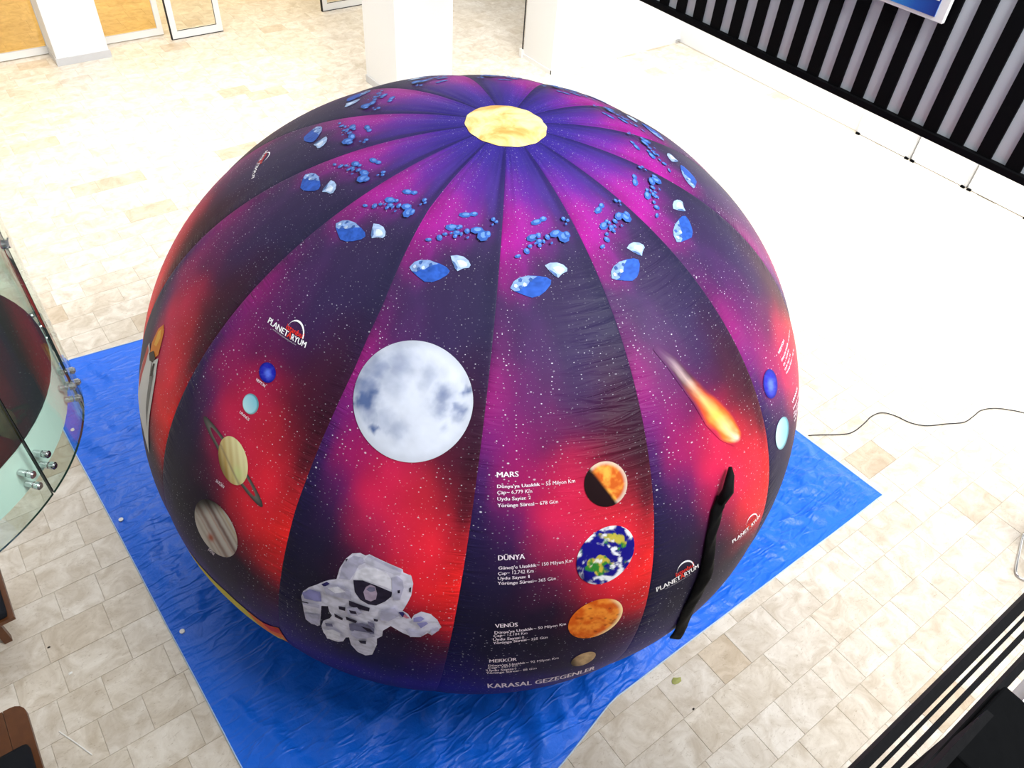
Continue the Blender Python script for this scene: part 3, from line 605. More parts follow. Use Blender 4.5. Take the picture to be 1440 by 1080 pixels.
def surf0(phi, s):
    phi = np.asarray(phi, float); s = np.asarray(s, float)
    h = np.interp(-s, -PS, PH); r = np.interp(-s, -PS, PR)
    a = np.radians(phi)
    k = 1 + DX[11] * np.cos(2 * a) + DX[12] * np.sin(2 * a)
    i, u = gore_u(phi, s)
    A = np.interp(s, [0, 0.28, 0.6, 1.2, 3.8, 5.0, 5.75], [0, 0.003, 0.011, 0.016, 0.017, 0.014, 0.0])
    bul = np.abs(np.sin(np.pi * np.clip(u, 0, 1))) ** 0.55 - 0.72
    e = np.minimum(u, 1 - u)
    pl = -0.006 * np.exp(-((e - 0.13) / 0.045) ** 2) * smoothstep(0.30, 0.42, s) * (1 - smoothstep(0.75, 1.15, s))
    pl = pl - 0.005 * np.exp(-((e - 0.26) / 0.04) ** 2) * smoothstep(0.30, 0.42, s) * (1 - smoothstep(0.6, 0.85, s))
    d = A * bul + pl
    top = 1 - smoothstep(0.5, 2.2, s)
    r = r * k + d * (1 - top * 0.55)
    h = h + d * top
    h0 = np.interp(-s, -PS, PH)
    ox = DX[0] + DX[9] * h0 + r * np.cos(a); oy = DX[1] + DX[10] * h0 + r * np.sin(a)
    return np.stack([ox * cy_ + oy * sy_, -ox * sy_ + oy * cy_, np.maximum(h, 0.012) if True else h], -1)
def surf(phi, s, off=0.0):
    P = surf0(phi, s)
    if np.any(np.asarray(off) != 0):
        dp = surf0(np.asarray(phi) + 0.15, s) - surf0(np.asarray(phi) - 0.15, s)
        ds = surf0(phi, np.asarray(s) + 0.01) - surf0(phi, np.asarray(s) - 0.01)
        n = np.cross(ds, dp); n /= np.linalg.norm(n, axis=-1, keepdims=True) + 1e-12
        P = P + n * np.asarray(off)[..., None] if np.ndim(off) else P + n * off
    return P
def rad_s(s): return np.interp(-np.asarray(s, float), -PS, PR)

# printed nebula, the same artwork on every gore (sRGB picks, u = 0.05 .25 .5 .75 .95)
GU = [0.0, 0.05, 0.25, 0.5, 0.75, 0.95, 1.0]
GRID = [
 (0.25, (62, 48, 165), (66, 50, 170), (66, 50, 170), (62, 48, 160), (52, 42, 130)),
 (0.45, (74, 50, 165), (80, 55, 170), (76, 55, 170), (66, 52, 150), (50, 40, 115)),
 (0.70, (125, 48, 165), (125, 52, 175), (105, 52, 170), (82, 56, 150), (62, 50, 112)),
 (0.95, (170, 38, 150), (175, 45, 165), (145, 48, 155), (95, 52, 120), (62, 48, 95)),
 (1.12, (185, 36, 160), (180, 42, 165), (110, 48, 125), (70, 52, 98), (55, 45, 82)),
 (1.30, (140, 38, 125), (105, 45, 115), (66, 50, 90), (56, 46, 82), (48, 42, 76)),
 (1.50, (78, 46, 95), (70, 48, 95), (60, 46, 85), (54, 44, 80), (46, 42, 74)),
 (1.75, (92, 32, 92), (74, 40, 90), (58, 42, 84), (52, 40, 78), (44, 38, 70)),
 (2.00, (135, 28, 108), (98, 32, 95), (60, 34, 78), (54, 30, 65), (46, 28, 60)),
 (2.25, (115, 28, 108), (130, 26, 98), (82, 26, 70), (62, 24, 50), (50, 22, 45)),
 (2.50, (68, 26, 88), (150, 26, 92), (165, 28, 68), (88, 22, 44), (52, 18, 34)),
 (2.75, (42, 25, 70), (95, 28, 88), (205, 34, 78), (170, 32, 50), (80, 22, 36)),
 (2.98, (32, 24, 60), (52, 26, 68), (165, 32, 74), (228, 38, 58), (165, 30, 40)),
 (3.20, (27, 22, 52), (32, 24, 52), (82, 26, 55), (225, 36, 54), (240, 38, 40)),
 (3.45, (22, 20, 46), (26, 22, 45), (34, 22, 44), (115, 26, 44), (190, 32, 40)),
 (3.70, (22, 18, 58), (23, 20, 45), (25, 20, 40), (34, 20, 42), (62, 22, 48)),
 (3.95, (32, 18, 98), (30, 20, 72), (28, 22, 54), (30, 22, 60), (42, 22, 86)),
 (4.25, (36, 17, 118), (38, 18, 112), (42, 24, 112), (46, 27, 112), (44, 22, 118)),
 (4.60, (24, 10, 90), (25, 11, 92), (28, 15, 96), (28, 15, 92), (26, 12, 90)),
 (5.80, (20, 8, 80), (20, 8, 80), (20, 8, 80), (20, 8, 80), (20, 8, 80))]
INK = 0.95
GS = np.array([g[0] for g in GRID])
LIGHT_BALANCE = np.interp(GS, [0.25, 0.8, 1.3, 1.8, 2.4, 3.0, 4.0, 5.8], [0.50, 0.58, 0.62, 0.72, 0.95, 1.15, 1.15, 1.1])   # light offset put into the colour: crown darkened, lower gore lifted
GC = np.clip(np.array([[lin(c) for c in ((g[1],) + tuple(g[1:]) + (g[5],))] for g in GRID]) * LIGHT_BALANCE[:, None, None], 0, 0.95)
def cub(xs, Y, x):
    """monotone-ish cubic interpolation along axis 0"""
    xs = np.asarray(xs); i = np.clip(np.searchsorted(xs, x, side='right') - 1, 0, len(xs) - 2)
    t = (x - xs[i]) / (xs[i + 1] - xs[i]); t = np.clip(t, 0, 1); t = t * t * (3 - 2 * t) * 0.5 + t * 0.5
    return i, t
def nebula(u, s):
    n1 = fbm(u * 3.2 + 1.3, s * 2.0, 4, 51) - 0.5; n2 = fbm(u * 3.2 + 9.1, s * 2.0 + 4, 4, 77) - 0.5
    uw = np.clip(u + 0.26 * n1 * np.minimum(1, 6 * np.minimum(u, 1 - u)), 0, 1); sw = s + 0.34 * n2 * smoothstep(0.25, 0.9, s)
    i, t = cub(GS, None, sw); j, w = cub(GU, None, uw)
    t = t[..., None]; w = w[..., None]
    c = (GC[i, j] * (1 - w) + GC[i, j + 1] * w) * (1 - t) + (GC[i + 1, j] * (1 - w) + GC[i + 1, j + 1] * w) * t
    g = 0.86 + 0.28 * fbm(u * 11, s * 6, 4, 91)[..., None]
    return np.clip(c * g, 0, 1)

# fabric with printed colour, stars and puckers
m = bpy.data.materials.new('printed satin fabric')
m.use_nodes = True
p = m.node_tree.nodes['Principled BSDF']
at = nd(m, 'ShaderNodeAttribute'); at.attribute_name = 'ink'
uvn = nd(m, 'ShaderNodeUVMap'); uvn.uv_map = 'fabric'
def stars(scale, rmin, rmax, power, seed):
    mp = nd(m, 'ShaderNodeVectorMath', operation='MULTIPLY_ADD')
    mp.inputs[1].default_value = (scale, scale, 1); mp.inputs[2].default_value = (seed, seed * 1.7, 0)
    lk(m, uvn.outputs[0], mp.inputs[0])
    vo = nd(m, 'ShaderNodeTexVoronoi', voronoi_dimensions='2D'); vo.inputs['Scale'].default_value = 1.0
    lk(m, mp.outputs[0], vo.inputs['Vector'])
    sx = nd(m, 'ShaderNodeSeparateColor'); lk(m, vo.outputs['Color'], sx.inputs[0])
    pw = nd(m, 'ShaderNodeMath', operation='POWER'); pw.inputs[1].default_value = power; lk(m, sx.outputs[0], pw.inputs[0])
    rr = nd(m, 'ShaderNodeMapRange'); rr.inputs['To Min'].default_value = rmin * scale; rr.inputs['To Max'].default_value = rmax * scale
    lk(m, pw.outputs[0], rr.inputs['Value'])
    df = nd(m, 'ShaderNodeMath', operation='DIVIDE'); lk(m, vo.outputs['Distance'], df.inputs[0]); lk(m, rr.outputs[0], df.inputs[1])
    sm = nd(m, 'ShaderNodeMapRange', interpolation_type='SMOOTHSTEP'); sm.inputs['From Min'].default_value = 1.0; sm.inputs['From Max'].default_value = 0.35
    lk(m, df.outputs[0], sm.inputs['Value'])
    br = nd(m, 'ShaderNodeMath', operation='MULTIPLY'); lk(m, sm.outputs[0], br.inputs[0]); lk(m, sx.outputs[1], br.inputs[1])
    return br.outputs[0]
s1 = stars(42.0, 0.0006, 0.0042, 1.9, 3.7)
s2 = stars(11.0, 0.0008, 0.0066, 2.3, 11.3)
ad = nd(m, 'ShaderNodeMath', operation='MAXIMUM'); lk(m, s1, ad.inputs[0]); lk(m, s2, ad.inputs[1])
cl = nd(m, 'ShaderNodeTexNoise', noise_dimensions='2D'); cl.inputs['Scale'].default_value = 2.2; cl.inputs['Detail'].default_value = 2; lk(m, uvn.outputs[0], cl.inputs['Vector'])
cm = nd(m, 'ShaderNodeMapRange'); cm.inputs['From Min'].default_value = 0.35; cm.inputs['From Max'].default_value = 0.6; cm.inputs['To Min'].default_value = 0.12; cm.inputs['To Max'].default_value = 1.0
lk(m, cl.outputs['Fac'], cm.inputs['Value'])
sf = nd(m, 'ShaderNodeMath', operation='MULTIPLY', use_clamp=True); lk(m, ad.outputs[0], sf.inputs[0]); lk(m, cm.outputs[0], sf.inputs[1])
tint = nd(m, 'ShaderNodeMix', data_type='RGBA'); tint.inputs['Factor'].default_value = 0.25
tint.inputs['A'].default_value = (0.85, 0.85, 0.95, 1); lk(m, at.outputs['Color'], tint.inputs['B'])
mx = nd(m, 'ShaderNodeMix', data_type='RGBA')
lk(m, sf.outputs[0], mx.inputs['Factor']); lk(m, at.outputs['Color'], mx.inputs['A']); lk(m, tint.outputs['Result'], mx.inputs['B'])
lk(m, mx.outputs['Result'], p.inputs['Base Color'])
p.inputs['Roughness'].default_value = 0.5
p.inputs['Specular IOR Level'].default_value = 0.10
# puckers that run away from the seams
pk = nd(m, 'ShaderNodeAttribute'); pk.attribute_name = 'pucker'
spc = nd(m, 'ShaderNodeSeparateColor'); lk(m, pk.outputs['Color'], spc.inputs[0])
mp = nd(m, 'ShaderNodeMapping'); mp.inputs['Scale'].default_value = (3.0, 17.0, 1.0); mp.inputs['Rotation'].default_value = (0, 0, 0.5); lk(m, uvn.outputs[0], mp.inputs[0])
nz = nd(m, 'ShaderNodeTexNoise', noise_dimensions='2D'); nz.inputs['Scale'].default_value = 1.0; nz.inputs['Detail'].default_value = 3; nz.inputs['Distortion'].default_value = 0.6
lk(m, mp.outputs[0], nz.inputs['Vector'])
mh = nd(m, 'ShaderNodeMath', operation='MULTIPLY'); lk(m, nz.outputs['Fac'], mh.inputs[0]); lk(m, spc.outputs[0], mh.inputs[1])
fine = nd(m, 'ShaderNodeTexNoise', noise_dimensions='2D'); fine.inputs['Scale'].default_value = 4.0; fine.inputs['Detail'].default_value = 4; lk(m, uvn.outputs[0], fine.inputs['Vector'])
fm = nd(m, 'ShaderNodeMath', operation='MULTIPLY_ADD'); fm.inputs[1].default_value = 0.10; lk(m, fine.outputs['Fac'], fm.inputs[0]); lk(m, mh.outputs[0], fm.inputs[2])
bp = nd(m, 'ShaderNodeBump'); bp.inputs['Strength'].default_value = 0.75; bp.inputs['Distance'].default_value = 0.035
lk(m, fm.outputs[0], bp.inputs['Height']); lk(m, bp.outputs[0], p.inputs['Normal'])
M['fabric'] = m

m = bpy.data.materials.new('printed ink')
m.use_nodes = True
p = m.node_tree.nodes['Principled BSDF']
at = nd(m, 'ShaderNodeAttribute'); at.attribute_name = 'ink'
lk(m, at.outputs['Color'], p.inputs['Base Color'])
p.inputs['Roughness'].default_value = 0.5; p.inputs['Specular IOR Level'].default_value = 0.10
M['ink'] = m

def set_col(me, name, cols):
    a = me.color_attributes.new(name, 'FLOAT_COLOR', 'POINT')
    c = np.ones((len(me.vertices), 4), np.float32); c[:, :3] = cols
    a.data.foreach_set('color', c.ravel())

base0 = surf0(np.array([0.0, 90, 180, 270]), np.full(4, SMAX - 0.01)).mean(0)
dome = empty('planetarium_dome', (float(base0[0]), float(base0[1]), 0.012),
             'huge inflated planetarium dome printed with a purple and red starry sky, planets and an astronaut', 'dome')
GN_U, GN_S = 30, 170
gores = []
for gi in range(NG):
    a0, a1 = SEAMS_W[gi], SEAMS_W[gi + 1]
    sl = np.concatenate([np.linspace(0.24, 1.2, 46), np.linspace(1.2, SMAX, GN_S - 45)[1:]])
    tt = (1 - np.cos(np.pi * np.linspace(0, 1, GN_U))) / 2
    UU, SS = np.meshgrid(tt, sl, indexing='ij')
    PHI = a0 + (a1 - a0) * UU
    PHI = PHI + seam_shift(PHI, SS)
    P = surf(PHI, SS)
    # keep each gore strictly inside its own seams for the shading function
    vs = P.reshape(-1, 3)
    ns = len(sl)
    fs = [(i * ns + j, i * ns + j + 1, (i + 1) * ns + j + 1, (i + 1) * ns + j) for i in range(GN_U - 1) for j in range(ns - 1)]
    me = bpy.data.meshes.new('gore_panel')
    me.from_pydata([tuple(v) for v in vs], [], fs)
    me.materials.append(M['fabric'])
    set_col(me, 'ink', nebula(UU, SS).reshape(-1, 3))
    e = np.minimum(UU, 1 - UU)
    pkr = np.exp(-(e / 0.09) ** 2) * smoothstep(1.2, 2.0, SS) * (1 - smoothstep(3.3, 4.3, SS)) * 0.6
    # the slack zone beside the comet gore and the crown folds
    pkr = pkr + 1.0 * np.exp(-((PHI + 67) / 6.0) ** 2) * np.exp(-((SS - 2.15) / 0.6) ** 2)
    pkr = pkr + 0.7 * np.exp(-((PHI + 44) / 7.0) ** 2) * np.exp(-((SS - 1.6) / 0.5) ** 2)
    pkr = pkr + 0.12 * np.exp(-(e / 0.25) ** 2) * smoothstep(0.28, 0.4, SS) * (1 - smoothstep(0.8, 1.3, SS))
    set_col(me, 'pucker', np.repeat(np.clip(pkr, 0, 1).reshape(-1, 1), 3, 1))
    uv = me.uv_layers.new(name='fabric')
    xm = ((UU - 0.5) * np.radians(a1 - a0) * 0.35 * (2.0 + rad_s(SS))).reshape(-1); sm_ = SS.reshape(-1)
    li = np.empty(len(me.loops), np.int32); me.loops.foreach_get('vertex_index', li)
    uv.data.foreach_set('uv', np.stack([xm[li], sm_[li]], -1).astype(np.float32).ravel())
    gores.append(link_mesh('gore_panel', me, dome, True))
def gore_of(phi, s):
    return gores[int(gore_u(np.array(phi), np.array(s))[0])]

# ---- prints: flat artwork that follows the fabric
def print_mesh(name, PHIS, SSS, offs, faces, cols, parent, label=None):
    P = surf(np.asarray(PHIS, float), np.asarray(SSS, float), np.asarray(offs, float))
    me = bpy.data.meshes.new(name)
    me.from_pydata([tuple(v) for v in P], [], faces)
    me.materials.append(M['ink'])
    set_col(me, 'ink', np.clip(np.asarray(cols), 0, 1) * INK)
    o = link_mesh(name, me, parent, True)
    if label: o['label'] = label
    return o
def poly_print(name, layers, parent, label=None, maxlen=0.06, lift=0.004, step=0.0007, tex=0.0, tscale=14.0):
    """layers: list of (srgb colour, [(phi, s), ...]) stacked in order"""
    AP, AS, AO, AF, AC = [], [], [], [], []
    for li_, (c, pts) in enumerate(layers):
        K = math.radians(1) * float(rad_s(np.mean([q[1] for q in pts])))
        bm = bmesh.new()
        vs = [bm.verts.new((q[0] * K, q[1], 0)) for q in pts]
        try:
            f = bm.faces.new(vs); f.normal_update()
        except ValueError:
            bm.free(); continue
        bmesh.ops.triangulate(bm, faces=[f], ngon_method='EAR_CLIP')
        for _ in range(9):
            es = [e for e in bm.edges if e.calc_length() > maxlen]
            if not es: break
            bmesh.ops.subdivide_edges(bm, edges=es, cuts=1)
            bmesh.ops.triangulate(bm, faces=[f for f in bm.faces if len(f.verts) > 3])
        bm.normal_update()
        bm.verts.index_update()
        n0 = len(AP)
        for v in bm.verts:
            AP.append(v.co.x / K); AS.append(v.co.y); AO.append(lift + li_ * step); AC.append(lin(c))
        for f in bm.faces:
            ix = [v.index + n0 for v in f.verts]
            AF.append(ix if f.normal.z < 0 else ix[::-1])
        bm.free()
    AC = np.array(AC)
    if tex:
        a_, s_ = np.array(AP) * math.radians(1) * 2.6, np.array(AS)
        f = 1 + tex * 2 * (fbm(a_ * tscale + 5 * s_, s_ * tscale, 4, 121) - 0.52) - tex * 0.8 * smoothstep(0.70, 0.95, 1 - np.abs(2 * fbm(a_ * tscale * 0.9, s_ * tscale * 1.6, 3, 131) - 1))
        AC = AC * f[:, None]
    return print_mesh(name, AP, AS, AO, AF, AC, parent, label)
def disc_print(name, key, paint, parent=None, label=None, rings=14, seg=56, lift=0.0035):
    q, R, a, b_, t = DATA['discs'][key]
    th = np.linspace(0, 2 * np.pi, seg, endpoint=False); rho = np.linspace(0, 1, rings + 1)[1:]
    RR, TT = np.meshgrid(rho, th, indexing='ij')
    un = np.concatenate([[0], (RR * np.cos(TT)).ravel()]); vn = np.concatenate([[0], (RR * np.sin(TT)).ravel()])
    ct, st = math.cos(math.radians(t)), math.sin(math.radians(t))
    x = (a * un * ct - b_ * vn * st) / R; y = (a * un * st + b_ * vn * ct) / R
    B = np.stack([np.ones_like(x), x, y, x * x, x * y, y * y])
    ph = np.array(q[0]) @ B; s = np.array(q[1]) @ B
    F = [(0, 1 + (k + 1) % seg, 1 + k) for k in range(seg)]
    for r in range(rings - 1):
        for k in range(seg):
            k2 = (k + 1) % seg
            F.append((1 + r * seg + k, 1 + r * seg + k2, 1 + (r + 1) * seg + k2, 1 + (r + 1) * seg + k))
    F = [f[::-1] for f in F]
    cols = paint(un, vn, x, y)
    if parent is None: parent = gore_of(ph[0], s[0])
    return print_mesh(name, ph, s, np.full(len(ph), lift), F, cols, parent, label)

def L(c): return np.array(lin(c))
def mixc(a, b, t): return a * (1 - t[..., None]) + b * t[..., None]
def blob(x, y, cx, cy, r, k=1.0): return k * np.exp(-(((x - cx) ** 2 + (y - cy) ** 2) / (r * r)) ** 1.3)
def p_moon(u, v, x, y):
    wx = x + 0.30 * (fbm(x * 5, y * 5, 5, 1) - 0.5); wy = y + 0.30 * (fbm(x * 5 + 7, y * 5, 5, 2) - 0.5)
    d = np.zeros_like(x)
    for cx, cy, r, k in ((-.78, -.22, .2, .62), (-.74, .02, .18, .85), (-.68, .18, .14, .5), (-.62, -.5, .22, .5), (-.22, -.62, .24, .40), (-.38, -.36, .24, .30), (.28, -.42, .15, .30), (.22, -.32, .12, .22),
                         (.50, -.05, .17, .55), (.38, .02, .13, .3), (.46, .12, .12, .45), (.86, -.18, .09, .75), (.78, .14, .09, .6), (.74, .26, .08, .4), (-.62, .42, .075, .75), (-.3, .44, .16, .38), (-.45, .3, .15, .28), (.5, .42, .07, .25), (-.95, .08, .03, .8)):
        d = np.maximum(d, blob(wx, wy, cx, cy, r * 1.2, k))
    c = mixc(L((200, 206, 219)), L((80, 98, 140)), np.clip(d * 1.3 * (0.75 + 0.5 * fbm(x * 9, y * 9, 4, 33)), 0, 1))
    f = 0.88 + 0.20 * fbm(x * 6, y * 6, 5, 9) + 0.06 * (y)
    edge = np.hypot(u, v)
    return c * (f * (1 - 0.18 * smoothstep(0.82, 1.0, edge)))[..., None]
def p_mars(u, v, x, y):
    lit = smoothstep(-0.05, 0.12, (x + 0.12) * 0.80 - (y - 0.1) * 0.62)
    c = mixc(L((200, 92, 30)), L((250, 172, 70)), smoothstep(0.35, 0.7, fbm(x * 3, y * 3, 4, 3)))
    rim = smoothstep(0.78, 0.96, np.hypot(u, v))
    c = mixc(c, L((205, 195, 180)), rim * 0.8)
    return mixc(np.broadcast_to(L((28, 12, 16)), c.shape), c, lit)
def p_earth(u, v, x, y):
    X = x * 47; Y = y * 47
    n = fbm(x * 5, y * 5, 4, 5) - 0.5
    land = np.zeros_like(x)
    for cx, cy, rx, ry in ((-6, 6, 9, 8), (-14, 12, 11, 8), (-10, 20, 7, 9), (-20, 18, 7, 5), (12, -24, 9, 6), (20, -22, 7, 8), (4, -25, 6, 4), (26, -14, 4, 5)):
        land = np.maximum(land, 1.25 - np.hypot((X - cx) / rx, (Y - cy) / ry))
    lm = smoothstep(0.12, 0.3, land + 0.9 * n)
    c = mixc(np.broadcast_to(L((22, 18, 130)), x.shape + (3,)), mixc(L((45, 130, 50)), L((196, 180, 70)), smoothstep(0.4, 0.62, fbm(x * 7 + 3, y * 7, 3, 8))), lm)
    cl = smoothstep(0.62, 0.76, fbm(x * 4.5 + 2, y * 6 + 8, 5, 15) + 0.16 * smoothstep(0.75, 1.0, np.hypot(u, v)) + 0.13 * np.exp(-((X - 14) ** 2 + (Y + 6) ** 2) / 160))
    c = mixc(c, L((235, 238, 245)), cl)
    return c * (1 - 0.75 * smoothstep(-0.55, -0.95, x * 0.75 - y * 0.2 + 0.25 * (y > 0) * -y))[..., None]
def p_venus(u, v, x, y):
    c = mixc(L((214, 92, 20)), L((246, 150, 52)), smoothstep(0.30, 0.75, fbm(x * 4, y * 7, 5, 21)))
    c = mixc(c, L((130, 48, 10)), 0.7 * smoothstep(0.62, 0.75, fbm(x * 6 + 4, y * 9, 4, 25)))
    return mixc(c, L((255, 225, 170)), smoothstep(0.80, 1.0, np.hypot(u, v)) * smoothstep(0.1, 0.6, x + 0.4 * y))
def p_merc(u, v, x, y):
    c = mixc(L((150, 120, 90)), L((224, 190, 145)), fbm(x * 4, y * 8, 4, 31))
    return c * (0.15 + 0.85 * smoothstep(-1.0, -0.1, u))[..., None]
def p_nept(u, v, x, y):
    c = mixc(L((30, 32, 170)), L((95, 120, 235)), np.clip(blob(u, v, 0.05, 0.1, 0.42, 0.9) + 0.5 * (fbm(x * 4, y * 6, 3, 41) - 0.5), 0, 1))
    return c * (1 - 0.45 * smoothstep(0.7, 1, np.hypot(u, v)))[..., None]
def p_uran(u, v, x, y):
    c = mixc(L((120, 195, 215)), L((190, 232, 240)), np.clip(0.5 - 0.5 * u + 0.2 * v, 0, 1))
    return c * (1 - 0.5 * smoothstep(0.8, 1, np.hypot(u + 0.1, v)))[..., None]
def p_sat(u, v, x, y):
    c = mixc(L((196, 160, 90)), L((245, 236, 180)), np.clip(0.55 + 0.6 * u + 0.15 * np.sin(u * 14 + v * 4), 0, 1))
    c = mixc(c, L((214, 226, 150)), blob(u, v, 0.1, 0.55, 0.35, 0.7))
    band = np.exp(-((u + 0.35 - 0.35 * v) / 0.07) ** 2)
    c = mixc(c, L((150, 130, 105)), band * 0.75)
    return c * (1 - 0.55 * smoothstep(-0.4, -1.05, u - 0.15 * v))[..., None]
def p_jup(u, v, x, y):
    w = v + 0.05 * (fbm(u * 7, v * 3, 4, 61) - 0.5)
    c = np.broadcast_to(L((205, 198, 190)), x.shape + (3,)).copy()
    for pos, wd, col, k in ((-.30, .11, (110, 70, 62), .85), (-.12, .05, (175, 120, 90), .5), (-.62, .06, (150, 118, 90), .6), (-.8, .08, (190, 160, 110), .6), (.28, .12, (120, 78, 66), .75), (.5, .05, (160, 120, 95), .5), (.72, .08, (150, 130, 110), .5)):
        c = mixc(c, L(col), k * np.exp(-((w - pos) / wd) ** 2))
    c = mixc(c, L((176, 82, 52)), blob(u, v * 0.8, 0.18, 0.42, 0.13, 0.95))
    return c * (1 - 0.93 * smoothstep(-0.35, -1.0, u + 0.25 * v))[..., None]
disc_print('moon_print', 'moon', p_moon, rings=44, seg=120, label='pale grey full moon printed on the gore')
disc_print('mars_print', 'mars', p_mars, rings=20, seg=72, label='half-lit orange planet print')
disc_print('earth_print', 'earth', p_earth, rings=30, seg=96, label='blue and green earth print')
disc_print('venus_print', 'venus', p_venus, rings=24, seg=80, label='orange mottled planet print')
disc_print('mercury_print', 'mercury', p_merc, label='small tan planet print')
disc_print('neptune_print', 'neptune', p_nept, label='deep blue planet print')
disc_print('uranus_print', 'uranus', p_uran, label='pale cyan planet print')
disc_print('neptune_print', 'neptune_b', p_nept, label='deep blue planet print')
disc_print('uranus_print', 'uranus_b', p_uran, label='pale cyan planet print')
ro, ri = DATA['ring_o'], DATA['ring_i']
nr = len(ro)
ph = [q[0] for q in ro] + [q[0] for q in ri]; ss = [q[1] for q in ro] + [q[1] for q in ri]
print_mesh('saturn_ring_print', ph, ss, [0.003] * (2 * nr), [(k, nr + k, nr + (k + 1) % nr, (k + 1) % nr) for k in range(nr)],
           np.array([lin((62, 58, 58))] * nr + [lin((120, 113, 106))] * nr), gore_of(-128, 2.9))
disc_print('saturn_print', 'saturn', p_sat, rings=22, seg=72, lift=0.0048, label='cream yellow ringed planet print')
disc_print('jupiter_print', 'jupiter', p_jup, rings=26, seg=84, label='banded brown and white planet print')
AC = {'W': (226, 224, 242), 'S': (192, 190, 216), 'P': (206, 205, 224), 'L': (240, 239, 252), 'D': (44, 38, 58), 'F': (176, 158, 182), 'G': (118, 116, 146), 'B': (52, 46, 110), 'R': (200, 120, 140), 'V': (150, 148, 205)}
poly_print('astronaut_print', [(AC[k], q) for k, q in DATA['astro']], gore_of(-98, 3.6), 'white suited astronaut printed low on the gore', maxlen=0.016, step=0.0004, tex=0.22, tscale=16.0)
SC = {'O': (226, 130, 32), 'Y': (240, 176, 70), 'W': (214, 212, 208), 'R': (190, 70, 60), 'G': (120, 118, 116), 'D': (60, 50, 44)}
poly_print('shuttle_print', [(SC[k], q) for k, q in DATA['shuttle']], gore_of(-160, 2.9), 'white space shuttle with orange tank printed on the gore')
FC = {'K': (214, 196, 58), 'O': (236, 120, 24), 'R': (214, 50, 30)}
poly_print('flame_print', [(FC[k], q) for k, q in DATA['flame']], gore_of(-120, 4.6), 'thin yellow and orange flame print along the lower edge')
# comet: strip with a glowing head and a fading smoky tail
cm_ = DATA['comet']
cc = [((92, 60, 92), (130, 102, 132)), ((88, 55, 78), (160, 136, 146)), ((74, 40, 48), (190, 166, 160)), ((190, 74, 30), (250, 190, 120)), ((240, 96, 20), (255, 205, 90)), ((250, 124, 24), (255, 240, 170)), ((252, 140, 40), (255, 255, 235))]
nc = len(cm_)
K = 8
PHc, Sc, Cc = [], [], []
for i in range((nc - 1) * K + 1):
    a, f = divmod(i, K); f /= K; a2 = min(a + 1, nc - 1)
    for j in range(17):
        q = j / 16 * 4; j0 = min(int(q), 3); g = q - j0
        def at_(i_): return np.array(cm_[i_][j0]) * (1 - g) + np.array(cm_[i_][j0 + 1]) * g
        P_ = at_(a) * (1 - f) + at_(a2) * f
        ew = abs(j - 8) / 8
        edge_c = np.array(lin(cc[a][0])) * (1 - f) + np.array(lin(cc[a2][0])) * f
        core_c = np.array(lin(cc[a][1])) * (1 - f) + np.array(lin(cc[a2][1])) * f
        iu = gore_u(np.array(P_[0]), np.array(P_[1]))
        bg = nebula(np.array([float(iu[1])]), np.array([P_[1]]))[0]
        t = i / ((nc - 1) * K)
        nzv = float(fbm(np.array(j * 0.35), np.array(i * 0.22), 3, 71))
        w1 = float(np.clip(1 - (ew + 0.5 * (nzv - 0.5)) * 1.6, 0, 1)); w0 = float(smoothstep(1.0, 0.55, ew + 0.35 * (nzv - 0.5)))
        w0 *= float(smoothstep(0.0, 0.25, t)) * 0.8 + 0.05
        w0 *= float(smoothstep(1.0, 0.94, t + 0.06 * ew * ew))
        PHc.append(P_[0]); Sc.append(P_[1]); Cc.append(bg * (1 - w0) + (edge_c * (1 - w1) + core_c * w1) * w0)
nrow = (nc - 1) * K + 1
print_mesh('comet_print', PHc, Sc, [0.003] * len(PHc), [(i * 17 + j, (i + 1) * 17 + j, (i + 1) * 17 + j + 1, i * 17 + j + 1)[::-1] for i in range(nrow - 1) for j in range(16)], np.array(Cc), gore_of(-48, 2.4), 'orange comet with a grey tail printed on the gore')

# asteroids: repeated on every gore
BC = {'b': (46, 88, 178), 'l': (128, 158, 208), 'w': (158, 182, 218), 'g': (84, 112, 160), 'm': (58, 100, 178)}
for gi in range(NG):
    a0, a1 = SEAMS_W[gi], SEAMS_W[gi + 1]
    big, pale, lay = [], [], []
    for k, pts in DATA['asteroids']:
        q = []
        for u, s in pts:
            ph = a0 + (a1 - a0) * u
            q.append((float(ph + seam_shift(np.array(ph), np.array(s))), s))
        (big if k in 'bl' else pale if k in 'wg' else lay).append((BC[k], q))
        if k == 'm':
            c = np.mean(q, 0)
            lay.append(((100, 140, 208), [tuple(c + (np.array(v) - c) * 0.55 + np.array((0.15, -0.006))) for v in q]))
        elif k == 'l':
            c = np.mean(q, 0)
            for z_ in range(7):
                w_ = np.array(q[(z_ * 2) % len(q)]) * 0.55 + c * 0.45
                big.append(((196, 214, 242) if z_ % 2 else (64, 96, 160), [tuple(w_ + np.array((0.5 * math.cos(t_ + z_), 0.014 * math.sin(t_ + z_)))) for t_ in (0, 1.3, 2.6, 3.9, 5.2)]))
        elif k == 'w':
            c = np.mean(q, 0)
            pale.append(((205, 218, 238), [tuple(c + (np.array(v) - c) * 0.5 + np.array((0.5, 0.004))) for v in q]))
    poly_print('asteroid_print', big, gores[gi], 'blue asteroid print', maxlen=0.025, step=0.0004, tex=0.3, tscale=30.0)
    poly_print('asteroid_print', pale, gores[gi], 'pale asteroid print', maxlen=0.025, step=0.0004, tex=0.3, tscale=34.0)
    poly_print('asteroid_swarm_print', lay, gores[gi], maxlen=0.04, step=0.0004, tex=0.3, tscale=40.0)['kind'] = 'stuff'

